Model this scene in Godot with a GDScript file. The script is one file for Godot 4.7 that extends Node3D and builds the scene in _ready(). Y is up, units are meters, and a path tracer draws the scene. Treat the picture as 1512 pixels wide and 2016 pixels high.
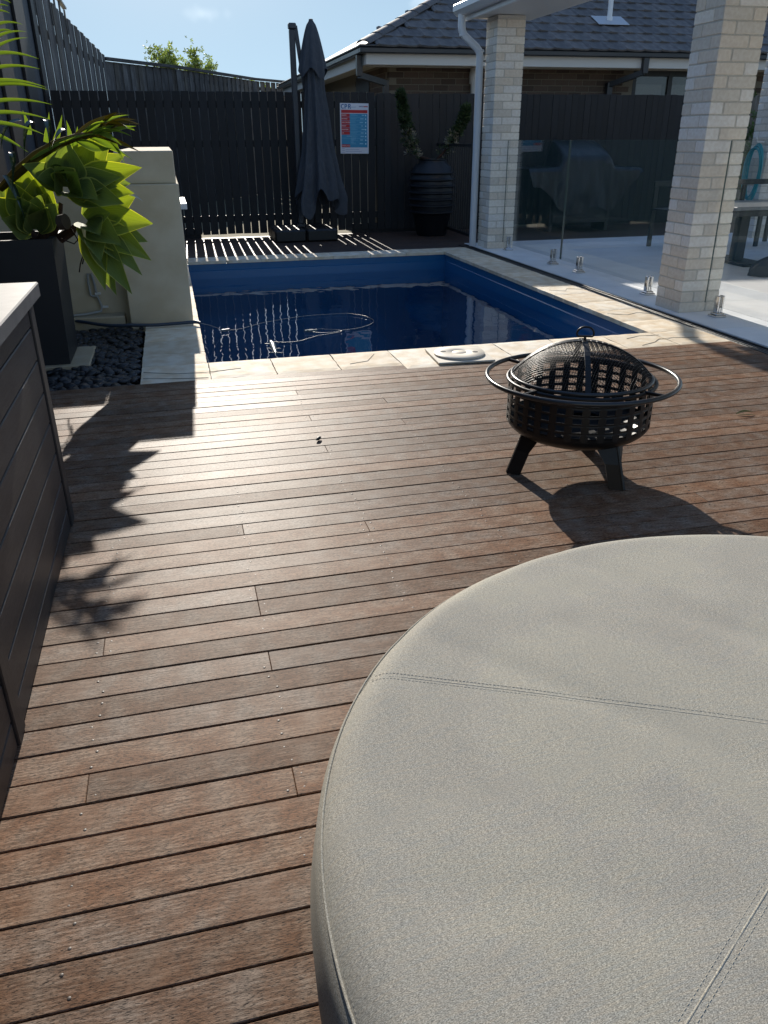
extends Node3D

# ---------------------------------------------------------------- helpers
var XF := Transform3D.IDENTITY
var rng := RandomNumberGenerator.new()
var M := {}
var taken := {}
var cam_basis := Basis()
const CAM := Vector3(0, 1.25, 0)
const FPX := 1545.12

func lin(r: float, g: float, b: float) -> Color:
	return Color(r, g, b).linear_to_srgb()

func gray(v: float) -> Color:
	return Color(v, v, v).linear_to_srgb()

# a measured picture position turned into a place on the upright plane at depth z
func at(x: float, y: float, z: float) -> Vector3:
	var d := cam_basis.x * ((x - 756.0) / FPX) + cam_basis.y * ((1008.0 - y) / FPX) - cam_basis.z
	return CAM + d * ((z - CAM.z) / d.z)

func new_st() -> SurfaceTool:
	var st := SurfaceTool.new()
	st.begin(Mesh.PRIMITIVE_TRIANGLES)
	return st

func vtx(st: SurfaceTool, p: Vector3, n: Vector3, uv: Vector2) -> void:
	st.set_normal((XF.basis * n).normalized())
	st.set_uv(uv)
	st.add_vertex(XF * p)

func uv_of(p: Vector3, n: Vector3, o: Vector2, along: int) -> Vector2:
	var a := n.abs()
	var r: Vector2
	if a.y >= a.x and a.y >= a.z:
		r = Vector2(p.x, p.z)
		if along == 2: r = Vector2(p.z, p.x)
	elif a.z >= a.x:
		r = Vector2(p.x, p.y)
		if along == 1: r = Vector2(p.y, p.x)
	else:
		r = Vector2(p.z, p.y)
		if along == 1: r = Vector2(p.y, p.z)
		if along == 0: r = Vector2(p.y, p.z)
	return r + o

func poly(st: SurfaceTool, pts: Array, n: Vector3, o := Vector2.ZERO, along := 0) -> void:
	var c: Vector3 = (pts[1] - pts[0]).cross(pts[2] - pts[0])
	var flip: bool = c.dot(n) > 0.0
	var nn := c.normalized()
	if c.dot(n) < 0.0: nn = -nn
	for i in range(1, pts.size() - 1):
		var tri: Array = [pts[0], pts[i + 1], pts[i]] if flip else [pts[0], pts[i], pts[i + 1]]
		for p in tri:
			vtx(st, p, nn, uv_of(p, nn, o, along))

# a box with chamfered edges
func cbox(st: SurfaceTool, c: Vector3, s: Vector3, ch := 0.003, o := Vector2.ZERO, along := 0) -> void:
	var h := s * 0.5
	ch = minf(ch, minf(h.x, minf(h.y, h.z)) * 0.9)
	var f := func(sx: float, sy: float, sz: float, axis: int) -> Vector3:
		var p := Vector3(sx * (h.x - ch), sy * (h.y - ch), sz * (h.z - ch))
		p[axis] += ch * [sx, sy, sz][axis]
		return c + p
	for s1 in [-1.0, 1.0]:
		poly(st, [f.call(s1, -1, -1, 0), f.call(s1, 1, -1, 0), f.call(s1, 1, 1, 0), f.call(s1, -1, 1, 0)], Vector3(s1, 0, 0), o, along)
		poly(st, [f.call(-1, s1, -1, 1), f.call(1, s1, -1, 1), f.call(1, s1, 1, 1), f.call(-1, s1, 1, 1)], Vector3(0, s1, 0), o, along)
		poly(st, [f.call(-1, -1, s1, 2), f.call(1, -1, s1, 2), f.call(1, 1, s1, 2), f.call(-1, 1, s1, 2)], Vector3(0, 0, s1), o, along)
		for s2 in [-1.0, 1.0]:
			poly(st, [f.call(s1, s2, -1, 0), f.call(s1, s2, 1, 0), f.call(s1, s2, 1, 1), f.call(s1, s2, -1, 1)], Vector3(s1, s2, 0), o, along)
			poly(st, [f.call(s1, -1, s2, 0), f.call(s1, 1, s2, 0), f.call(s1, 1, s2, 2), f.call(s1, -1, s2, 2)], Vector3(s1, 0, s2), o, along)
			poly(st, [f.call(-1, s1, s2, 1), f.call(1, s1, s2, 1), f.call(1, s1, s2, 2), f.call(-1, s1, s2, 2)], Vector3(0, s1, s2), o, along)
			for s3 in [-1.0, 1.0]:
				poly(st, [f.call(s1, s2, s3, 0), f.call(s1, s2, s3, 1), f.call(s1, s2, s3, 2)], Vector3(s1, s2, s3), o, along)

func span(st: SurfaceTool, a: Vector3, b: Vector3, ch := 0.003, o := Vector2.ZERO, along := 0) -> void:
	cbox(st, (a + b) * 0.5, (b - a).abs(), ch, o, along)

# a grid of points with smooth normals; fn(u, v) gives a point; flip turns it over
func sheet(st: SurfaceTool, nu: int, nv: int, fn: Callable, uvs := Vector2.ONE, flip := false) -> void:
	var P := PackedVector3Array()
	for i in nu + 1:
		for j in nv + 1:
			P.append(fn.call(float(i) / nu, float(j) / nv))
	var w := nv + 1
	var closed_u := P[0].distance_to(P[nu * w]) < 1e-5 and P[nv].distance_to(P[nu * w + nv]) < 1e-5
	var N := PackedVector3Array()
	for i in nu + 1:
		for j in nv + 1:
			var i0 := maxi(i - 1, 0)
			var i1 := mini(i + 1, nu)
			if closed_u and (i == 0 or i == nu):
				i0 = nu - 1
				i1 = 1
			var du := P[i1 * w + j] - P[i0 * w + j]
			var dv := P[i * w + mini(j + 1, nv)] - P[i * w + maxi(j - 1, 0)]
			var n := du.cross(dv)
			N.append((-n if flip else n).normalized())
	for i in nu:
		for j in nv:
			var q := [i * w + j, (i + 1) * w + j, (i + 1) * w + j + 1, i * w + j + 1]
			var order: Array = [0, 1, 2, 0, 2, 3] if flip else [0, 2, 1, 0, 3, 2]
			for k in order:
				var id: int = q[k]
				vtx(st, P[id], N[id], Vector2(float(id / w) / nu * uvs.x, float(id % w) / nv * uvs.y))

# surface of revolution about the y axis through c; prof holds (radius, height), listed upwards
func lathe(st: SurfaceTool, prof: Array, segs: int, c := Vector3.ZERO, sharp := 0.75) -> void:
	var n := prof.size()
	var sn := []
	for k in n - 1:
		var d: Vector2 = prof[k + 1] - prof[k]
		sn.append(Vector2(d.y, -d.x).normalized())
	for k in n - 1:
		var na: Vector2 = sn[k]
		var nb: Vector2 = sn[k]
		if k > 0 and sn[k - 1].dot(sn[k]) > sharp: na = (sn[k - 1] + sn[k]).normalized()
		if k < n - 2 and sn[k + 1].dot(sn[k]) > sharp: nb = (sn[k + 1] + sn[k]).normalized()
		for i in segs:
			var t0 := TAU * i / segs
			var t1 := TAU * (i + 1) / segs
			var q := []
			for e in [[t0, prof[k], na], [t1, prof[k], na], [t1, prof[k + 1], nb], [t0, prof[k + 1], nb]]:
				var cs := cos(e[0])
				var sd := sin(e[0])
				q.append([c + Vector3(cs * e[1].x, e[1].y, sd * e[1].x), Vector3(cs * e[2].x, e[2].y, sd * e[2].x), Vector2(e[0] * 0.3, e[1].y + e[1].x)])
			for id in [0, 1, 2, 0, 2, 3]:
				vtx(st, q[id][0], q[id][1], q[id][2])

func tube(st: SurfaceTool, pts: Array, r, sides := 8, closed := false) -> void:
	var n := pts.size()
	var up := Vector3(0, 1, 0)
	var rings := []
	var first_dir: Vector3 = (pts[1] - pts[0]).normalized()
	if absf(first_dir.dot(up)) > 0.9: up = Vector3(1, 0, 0.1)
	var ln := 0.0
	for i in n:
		var a: Vector3 = pts[(i - 1 + n) % n] if closed or i > 0 else pts[0]
		var b: Vector3 = pts[(i + 1) % n] if closed or i < n - 1 else pts[n - 1]
		var d := (b - a).normalized()
		var sd := d.cross(up).normalized()
		up = sd.cross(d).normalized()
		var rr: float = r[i] if r is Array else r
		if i > 0: ln += pts[i].distance_to(pts[i - 1])
		var ring := []
		for k in sides + 1:
			var t := TAU * k / sides
			var nn := sd * cos(t) + up * sin(t)
			ring.append([pts[i] + nn * rr, nn, Vector2(ln, t * rr)])
		rings.append(ring)
	var m := n if closed else n - 1
	for i in m:
		var A: Array = rings[i]
		var B: Array = rings[(i + 1) % n]
		for k in sides:
			for e in [A[k], A[k + 1], B[k + 1], A[k], B[k + 1], B[k]]:
				vtx(st, e[0], e[1], e[2])
	if not closed:
		for e in [[0, -1.0], [n - 1, 1.0]]:
			var d2: Vector3 = (pts[1] - pts[0]).normalized() if e[0] == 0 else (pts[n - 1] - pts[n - 2]).normalized()
			var ps := []
			for k in sides: ps.append(rings[e[0]][k][0])
			poly(st, ps, d2 * e[1])

# a square bar between two points
func bar(st: SurfaceTool, a: Vector3, b: Vector3, w: float, h: float, ch := 0.002) -> void:
	var keep := XF
	var z := (b - a).normalized()
	var up := Vector3.UP if absf(z.y) < 0.95 else Vector3.RIGHT
	var x := up.cross(z).normalized()
	XF = keep * Transform3D(Basis(x, z.cross(x), z), (a + b) * 0.5)
	cbox(st, Vector3.ZERO, Vector3(w, h, a.distance_to(b)), ch, Vector2.ZERO, 2)
	XF = keep

# a leaf blade from a to b; bow lifts its middle, hint is the way its upper side faces
func blade(st: SurfaceTool, a: Vector3, b: Vector3, width: float, bow: Vector3, hint: Vector3, fold := 0.22, wide_at := 0.5, base_w := 0.45, twist := 0.0) -> void:
	var mid := (a + b) * 0.5 + bow
	var fn := func(u: float, v: float) -> Vector3:
		var p := a.lerp(mid, u).lerp(mid.lerp(b, u), u)
		var d := (mid - a).lerp(b - mid, u).normalized()
		var sd := d.cross(hint).normalized().rotated(d, twist * u)
		var up := sd.cross(d)
		var w: float
		if u < wide_at: w = lerpf(base_w, 1.0, sin(u / wide_at * PI * 0.5))
		else:
			var k := (u - wide_at) / (1.0 - wide_at)
			w = pow(maxf(1.0 - k, 0.0), 0.9) * (1.0 - 0.25 * k * k) + 0.12 * k * (1.0 - k)
		w *= width
		var s := (v - 0.5) * 2.0
		return p + sd * s * w * 0.5 + up * (absf(s) - 0.4) * w * fold
	sheet(st, 12, 4, fn)

func done(st: SurfaceTool) -> ArrayMesh:
	return st.commit()

func numbered(called: String) -> String:
	var k: int = taken.get(called, 0)
	taken[called] = k + 1
	return called if k == 0 else "%s_%03d" % [called, k]

func part(parent: Node, called: String, mesh, m: Material, pos := Vector3.ZERO, b := Basis.IDENTITY) -> MeshInstance3D:
	var o := MeshInstance3D.new()
	o.mesh = mesh.commit() if mesh is SurfaceTool else mesh
	o.name = called
	o.material_override = m
	o.position = pos
	o.basis = b
	parent.add_child(o, true)
	return o

func thing(called: String, label: String, category := "", pos := Vector3.ZERO, group := "", kind := "") -> Node3D:
	var o := Node3D.new()
	o.name = numbered(called)
	add_child(o)
	o.position = pos
	tag(o, label, category, group, kind)
	return o

func tag(o: Node, label: String, category := "", group := "", kind := "") -> void:
	o.set_meta("label", label)
	if category: o.set_meta("category", category)
	if group: o.set_meta("group", group)
	if kind: o.set_meta("kind", kind)

func single(called: String, st, m: Material, label: String, category := "", kind := "", pos := Vector3.ZERO) -> MeshInstance3D:
	var o := part(self, numbered(called), st, m, pos)
	tag(o, label, category, "", kind)
	return o

func many(parent: Node, called: String, mesh: Mesh, m: Material, where: Array, tints := []) -> MultiMeshInstance3D:
	var mm := MultiMesh.new()
	mm.transform_format = MultiMesh.TRANSFORM_3D
	mm.use_colors = tints.size() > 0
	mm.mesh = mesh
	mm.instance_count = where.size()
	for i in where.size():
		mm.set_instance_transform(i, where[i])
		if tints.size() > 0: mm.set_instance_color(i, tints[i])
	var o := MultiMeshInstance3D.new()
	o.multimesh = mm
	o.material_override = m
	o.name = called
	parent.add_child(o, true)
	o.set_meta("kind", "stuff")
	return o

# ---------------------------------------------------------------- textures
func noise(w: int, h: int, freq: float, sd: int, oct := 3) -> Image:
	var f := FastNoiseLite.new()
	f.seed = sd
	f.noise_type = FastNoiseLite.TYPE_SIMPLEX_SMOOTH
	f.frequency = freq
	f.fractal_octaves = oct
	var im := f.get_seamless_image(w, h, false, false, 0.2, true)
	im.convert(Image.FORMAT_L8)
	return im

func bytes_of(im: Image, w: int, h: int) -> PackedByteArray:
	if im.get_width() != w or im.get_height() != h: im.resize(w, h, Image.INTERPOLATE_CUBIC)
	return im.get_data()

func tex(im: Image) -> ImageTexture:
	return ImageTexture.create_from_image(im)

# two colours mixed by a broad noise, darkened by fine streaks; returns [colour, height]
func grain(w: int, h: int, a: Color, b: Color, streak: float, sd: int, stretch := 12, fine := 0.28, broad_amt := 1.0) -> Array:
	var n1 := bytes_of(noise(w / stretch, h, fine, sd, 2), w, h)
	var n2 := bytes_of(noise(w / (stretch * 3), h / 2, 0.16, sd + 1, 3), w, h)
	var n3 := bytes_of(noise(w / 8, h / 8, 0.035, sd + 2, 4), w, h)
	var n4 := bytes_of(noise(w / 3, h, 0.45, sd + 3, 1), w, h)
	var col := PackedByteArray()
	col.resize(w * h * 3)
	var hei := PackedByteArray()
	hei.resize(w * h)
	for i in w * h:
		var br := clampf((n3[i] / 255.0 - 0.5) * 1.6 * broad_amt + 0.5 + (n2[i] / 255.0 - 0.5) * 0.9, 0.0, 1.0)
		var f := n1[i] / 255.0
		var dark := clampf((0.44 - f) * 4.2, 0.0, 1.0) * streak
		var sp := (n4[i] / 255.0 - 0.5) * streak * 0.45
		var k := 1.0 - dark + sp + (n2[i] / 255.0 - 0.5) * streak * 0.5
		col[i * 3] = clampi(int(lerpf(a.r, b.r, br) * k * 255.0), 0, 255)
		col[i * 3 + 1] = clampi(int(lerpf(a.g, b.g, br) * k * 255.0), 0, 255)
		col[i * 3 + 2] = clampi(int(lerpf(a.b, b.b, br) * k * 255.0), 0, 255)
		hei[i] = clampi(int((0.65 - dark * 0.6 + sp * 0.8) * 255.0), 0, 255)
	return [tex(Image.create_from_data(w, h, false, Image.FORMAT_RGB8, col)), tex(Image.create_from_data(w, h, false, Image.FORMAT_L8, hei))]

func speckle(w: int, a: Color, b: Color, f1: float, f2: float, amt: float, sd: int) -> Array:
	var n1 := bytes_of(noise(w, w, f1, sd, 2), w, w)
	var n2 := bytes_of(noise(w / 2, w / 2, f2, sd + 1, 4), w, w)
	var col := PackedByteArray()
	col.resize(w * w * 3)
	var hei := PackedByteArray()
	hei.resize(w * w)
	for i in w * w:
		var t := clampf((n2[i] / 255.0 - 0.5) * 1.7 + 0.5, 0.0, 1.0)
		var k := 1.0 + (n1[i] / 255.0 - 0.5) * amt
		col[i * 3] = clampi(int(lerpf(a.r, b.r, t) * k * 255.0), 0, 255)
		col[i * 3 + 1] = clampi(int(lerpf(a.g, b.g, t) * k * 255.0), 0, 255)
		col[i * 3 + 2] = clampi(int(lerpf(a.b, b.b, t) * k * 255.0), 0, 255)
		hei[i] = clampi(int((0.55 * n1[i] + 0.45 * n2[i])), 0, 255)
	return [tex(Image.create_from_data(w, w, false, Image.FORMAT_RGB8, col)), tex(Image.create_from_data(w, w, false, Image.FORMAT_L8, hei))]

func plain(c: Color, rough := 0.7, metal := 0.0) -> StandardMaterial3D:
	var m := StandardMaterial3D.new()
	m.albedo_color = c
	m.roughness = rough
	m.metallic = metal
	return m

# t is [colour, height]; su, sv are the metres that one repeat covers
func textured(t: Array, su: float, sv: float, rough: float, relief_mm: float, tint := Color.WHITE) -> StandardMaterial3D:
	var m := plain(tint, rough)
	m.albedo_texture = t[0]
	m.uv1_scale = Vector3(1.0 / su, 1.0 / sv, 1)
	if relief_mm > 0.0:
		m.heightmap_enabled = true
		m.heightmap_texture = t[1]
		m.heightmap_scale = relief_mm * 0.1
	return m

func tri(m: StandardMaterial3D, scale: float) -> StandardMaterial3D:
	m.uv1_triplanar = true
	m.uv1_scale = Vector3.ONE * scale
	return m

func variants(t: Array, su: float, sv: float, rough: float, relief: float, tints: Array) -> Array:
	var r := []
	for c in tints: r.append(textured(t, su, sv, rough, relief, c))
	return r

func make_materials() -> void:
	var deck := grain(2048, 512, Color(0.475, 0.362, 0.283), Color(0.53, 0.465, 0.41), 0.72, 11, 10, 0.34)
	M.deck = variants(deck, 0.95, 0.28, 0.48, 0.35, [Color(1, 1, 1), Color(0.96, 0.97, 0.98), Color(1.04, 1.0, 0.96), Color(0.93, 0.91, 0.89), Color(1.02, 1.02, 1.02), Color(0.90, 0.905, 0.91)])
	for k in 6:
		var m: StandardMaterial3D = M.deck[k]
		m.metallic_specular = [0.20, 0.19, 0.20, 0.185, 0.195, 0.205][k]
		m.roughness = [0.52, 0.51, 0.54, 0.55, 0.51, 0.53][k]
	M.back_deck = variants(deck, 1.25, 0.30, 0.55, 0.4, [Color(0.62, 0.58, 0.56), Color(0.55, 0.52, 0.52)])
	var black := grain(512, 256, Color(0.058, 0.062, 0.076), Color(0.08, 0.085, 0.10), 0.35, 31, 16)
	M.black = variants(black, 1.6, 0.25, 0.6, 0.5, [Color(1, 1, 1), Color(0.80, 0.82, 0.85), Color(1.2, 1.2, 1.2), Color(0.92, 0.95, 1.0)])
	var weather := grain(512, 256, Color(0.40, 0.385, 0.37), Color(0.52, 0.51, 0.50), 0.42, 41, 16)
	M.weather = variants(weather, 1.6, 0.25, 0.85, 0.8, [Color(1, 1, 1), Color(0.82, 0.82, 0.82), Color(0.92, 0.90, 0.86)])
	M.screen_sheen = textured(weather, 1.6, 0.25, 0.7, 0.8, Color(0.50, 0.56, 0.64))  # weathered grain tinted grey-blue, sky reflection painted into the board colour
	var clad := grain(512, 256, Color(0.165, 0.165, 0.175), Color(0.21, 0.21, 0.218), 0.45, 51, 6, 0.4)
	M.clad = variants(clad, 0.9, 0.22, 0.52, 0.7, [Color(1, 1, 1), Color(0.94, 0.93, 0.92), Color(1.04, 1.03, 1.02)])
	var cap := speckle(512, Color(0.66, 0.655, 0.65), Color(0.74, 0.73, 0.72), 0.35, 0.02, 0.25, 61)
	M.cap = tri(textured(cap, 1, 1, 0.6, 0.3, Color(0.58, 0.58, 0.58)), 1.6)
	var stone := speckle(1024, Color(0.86, 0.79, 0.68), Color(0.92, 0.885, 0.815), 0.22, 0.012, 0.10, 71)
	M.stone = variants(stone, 0.9, 0.9, 0.78, 2.2, [Color(1, 1, 1), Color(0.95, 0.93, 0.90), Color(1.02, 1.0, 0.97), Color(0.97, 0.955, 0.93)])
	var brick := speckle(512, Color(0.895, 0.87, 0.83), Color(0.935, 0.92, 0.89), 0.42, 0.03, 0.13, 81)
	M.brick = variants(brick, 0.33, 0.33, 0.9, 0.9, [Color(1, 1, 1), Color(0.93, 0.915, 0.89), Color(1.03, 1.02, 1.0), Color(0.97, 0.94, 0.90)])
	M.mortar = textured(brick, 0.2, 0.2, 0.95, 0.8, Color(0.86, 0.85, 0.83))
	M.brown_brick = variants(brick, 0.33, 0.33, 0.9, 0.9, [Color(0.40, 0.345, 0.305), Color(0.355, 0.30, 0.27), Color(0.43, 0.365, 0.325)])
	M.brown_mortar = textured(brick, 0.2, 0.2, 0.95, 0.8, Color(0.57, 0.54, 0.49))
	var render := speckle(512, Color(0.755, 0.695, 0.59), Color(0.80, 0.75, 0.655), 0.45, 0.008, 0.07, 91)
	M.render = tri(textured(render, 1, 1, 0.9, 0.7), 1.4)
	M.footing = tri(textured(render, 1, 1, 0.92, 1.0, Color(0.88, 0.87, 0.85)), 1.4)
	var tile := speckle(512, Color(0.90, 0.91, 0.915), Color(0.94, 0.95, 0.955), 0.3, 0.012, 0.05, 101)
	M.tile = variants(tile, 1.3, 1.3, 0.42, 0.15, [Color(1, 1, 1), Color(0.97, 0.975, 0.98), Color(1.0, 0.99, 0.98)])
	M.concrete = tri(textured(tile, 1, 1, 0.9, 0.6, Color(0.70, 0.69, 0.67)), 0.9)
	M.pot = tri(textured(tile, 1, 1, 0.55, 0.3, Color(0.15, 0.155, 0.165)), 1.2)
	var roof := speckle(512, Color(0.35, 0.335, 0.325), Color(0.42, 0.40, 0.385), 0.4, 0.02, 0.2, 111)
	M.roof = variants(roof, 0.7, 0.7, 0.72, 0.6, [Color(1, 1, 1), Color(0.93, 0.93, 0.94), Color(1.06, 1.05, 1.05)])
	var earth := speckle(512, Color(0.46, 0.44, 0.35), Color(0.55, 0.51, 0.41), 0.4, 0.03, 0.35, 121)
	M.ground = textured(earth, 1.7, 1.7, 0.95, 4.0)
	M.pebble = plain(gray(0.042), 0.42)
	M.pebble.vertex_color_use_as_albedo = true
	M.pebble.albedo_color = Color.WHITE
	M.soil = tri(textured(earth, 1, 1, 0.95, 3.0, Color(0.35, 0.30, 0.25)), 3.0)
	# fabric: heathered yarn, with broad soft stains laid over it
	var w := 1024
	var f1 := bytes_of(noise(w / 6, w, 0.49, 131, 1), w, w)
	var f2 := bytes_of(noise(w / 2, w, 0.49, 132, 1), w, w)
	var f3 := bytes_of(noise(w / 16, w / 2, 0.2, 133, 2), w, w)
	var col := PackedByteArray()
	col.resize(w * w * 3)
	var hei := PackedByteArray()
	hei.resize(w * w)
	for i in w * w:
		var k := 1.0 + (f1[i] / 255.0 - 0.5) * 0.42 + (f2[i] / 255.0 - 0.5) * 0.78 + (f3[i] / 255.0 - 0.5) * 0.07
		var warm := (f3[i] / 255.0 - 0.5) * 0.03
		col[i * 3] = clampi(int((0.612 + warm) * k * 255.0), 0, 255)
		col[i * 3 + 1] = clampi(int(0.600 * k * 255.0), 0, 255)
		col[i * 3 + 2] = clampi(int((0.551 - warm) * k * 255.0), 0, 255)
		hei[i] = clampi(int(127 + (f1[i] - 127) * 0.5 + (f2[i] - 127) * 0.5), 0, 255)
	var fab := [tex(Image.create_from_data(w, w, false, Image.FORMAT_RGB8, col)), tex(Image.create_from_data(w, w, false, Image.FORMAT_L8, hei))]
	M.fabric = textured(fab, 0.60, 0.46, 0.92, 0.0)
	var st_n := bytes_of(noise(256, 256, 0.018, 141, 4), 256, 256)
	var sc := PackedByteArray()
	sc.resize(256 * 256 * 3)
	for i in 256 * 256:
		var v := 1.0 - clampf((st_n[i] / 255.0 - 0.45) * 0.14, 0.0, 0.045)
		sc[i * 3] = int(255 * v)
		sc[i * 3 + 1] = int(253 * v)
		sc[i * 3 + 2] = int(251 * minf(v * 1.01, 1.0))
	M.fabric.detail_enabled = true
	M.fabric.detail_blend_mode = BaseMaterial3D.BLEND_MODE_MUL
	M.fabric.detail_albedo = tex(Image.create_from_data(256, 256, false, Image.FORMAT_RGB8, sc))
	M.fabric.detail_uv_layer = BaseMaterial3D.DETAIL_UV_1
	M.fabric.detail_uv_layer = BaseMaterial3D.DETAIL_UV_2
	M.fabric.uv2_scale = Vector3(1.0 / 2.1, 1.0 / 2.1, 1)
	M.thread = plain(lin(0.35, 0.33, 0.27), 0.85)
	# canopy cloth
	var cl := speckle(256, Color(0.25, 0.265, 0.29), Color(0.28, 0.295, 0.32), 0.45, 0.02, 0.12, 151)
	M.canopy = textured(cl, 0.3, 0.3, 0.85, 0.2)
	M.cover = textured(cl, 0.3, 0.3, 0.4, 0.2, Color(0.27, 0.30, 0.35))
	# leaves
	var lw := 64
	var lh := 256
	var lv := bytes_of(noise(8, 256, 0.2, 161, 2), lw, lh)
	var lc := PackedByteArray()
	lc.resize(lw * lh * 3)
	for y in lh:
		for x in lw:
			var i := y * lw + x
			var e := absf((y + 0.5) / lh - 0.5) * 2.0
			var rim := smoothstep(0.90, 0.97, e)
			var k := 1.0 + (lv[i] / 255.0 - 0.5) * 0.25
			lc[i * 3] = clampi(int(lerpf(0.475, 0.80, rim) * k * 255), 0, 255)
			lc[i * 3 + 1] = clampi(int(lerpf(0.55, 0.82, rim) * k * 255), 0, 255)
			lc[i * 3 + 2] = clampi(int(lerpf(0.335, 0.50, rim) * k * 255), 0, 255)
	var leaf_t := [tex(Image.create_from_data(lw, lh, false, Image.FORMAT_RGB8, lc)), null]
	M.agave = textured(leaf_t, 1, 1, 0.6, 0)
	M.agave.metallic_specular = 0.22
	M.agave.backlight_enabled = true
	M.agave.backlight = lin(0.95, 0.95, 0.26)
	M.agave_bright = textured(leaf_t, 1, 1, 0.42, 0, Color(1.12, 1.1, 0.8))  # yellower, brighter copy of the leaf tone
	M.agave_bright.backlight_enabled = true
	M.agave_bright.backlight = lin(1.0, 0.95, 0.20)
	M.palm = textured(leaf_t, 1, 1, 0.35, 0, Color(0.95, 1.0, 0.75))
	M.palm.backlight_enabled = true
	M.palm.backlight = lin(0.95, 0.95, 0.25)
	M.strap = textured(leaf_t, 1, 1, 0.24, 0, Color(0.34, 0.42, 0.28))
	M.strap.metallic_specular = 0.7
	M.withered = textured(leaf_t, 1, 1, 0.3, 0, Color(0.60, 0.46, 0.32))
	M.withered.backlight_enabled = true
	M.withered.backlight = lin(0.3, 0.32, 0.05)
	M.bark = textured(grain(128, 128, Color(0.20, 0.12, 0.08), Color(0.27, 0.17, 0.12), 0.4, 171, 8), 0.3, 0.2, 0.9, 3.0)
	M.foliage = plain(Color.WHITE, 0.55)
	M.foliage.vertex_color_use_as_albedo = true
	M.foliage.backlight_enabled = true
	M.foliage.backlight = lin(0.75, 0.85, 0.3)
	# plain ones
	M.iron = plain(gray(0.009), 0.42)
	M.iron.metallic_specular = 0.4
	M.iron_ring = plain(gray(0.04), 0.28, 0.4)
	M.chrome = plain(gray(0.62), 0.12, 1.0)
	M.white_metal = plain(gray(0.72), 0.38)
	M.pipe = plain(lin(0.70, 0.72, 0.74), 0.3)
	M.trim = plain(lin(0.66, 0.64, 0.60), 0.55)
	M.gutter_dark = plain(lin(0.028, 0.031, 0.036), 0.35)
	M.soffit = plain(lin(0.60, 0.57, 0.52), 0.8)
	M.dark_metal = plain(gray(0.02), 0.42)
	M.mast = plain(lin(0.05, 0.054, 0.062), 0.4, 0.3)
	M.plastic = plain(gray(0.012), 0.5)
	M.drum = plain(lin(0.005, 0.007, 0.011), 0.5)
	M.lid = tri(textured(tile, 1, 1, 0.6, 0.4, Color(0.86, 0.81, 0.73)), 2.5)
	M.hole = plain(gray(0.03), 0.8)
	M.hose_dark = plain(lin(0.03, 0.045, 0.07), 0.45)
	M.hose_white = plain(lin(0.075, 0.12, 0.14), 0.4)
	M.hose_teal = plain(lin(0.02, 0.30, 0.36), 0.35)
	M.gel = plain(lin(0.006, 0.108, 0.27), 0.3)
	M.glass = StandardMaterial3D.new()
	M.glass.transparency = BaseMaterial3D.TRANSPARENCY_ALPHA
	M.glass.albedo_color = Color(0.55, 0.75, 0.72, 0.035)
	M.glass.roughness = 0.02
	M.glass_edge = plain(lin(0.05, 0.085, 0.08), 0.12)
	M.window = StandardMaterial3D.new()
	M.window.transparency = BaseMaterial3D.TRANSPARENCY_ALPHA
	M.window.albedo_color = Color(0.4, 0.42, 0.4, 0.35)
	M.window.roughness = 0.06
	M.water = StandardMaterial3D.new()
	M.water.transparency = BaseMaterial3D.TRANSPARENCY_ALPHA
	M.water.albedo_color = Color(0.01, 0.17, 0.35, 0.14)
	M.water.roughness = 0.012
	M.water.metallic_specular = 0.5
	M.screw = plain(lin(0.05, 0.036, 0.028), 0.5, 0.0)
	M.paper = plain(gray(0.75), 0.5)
	M.blind = plain(lin(0.55, 0.50, 0.42), 0.9)

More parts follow.
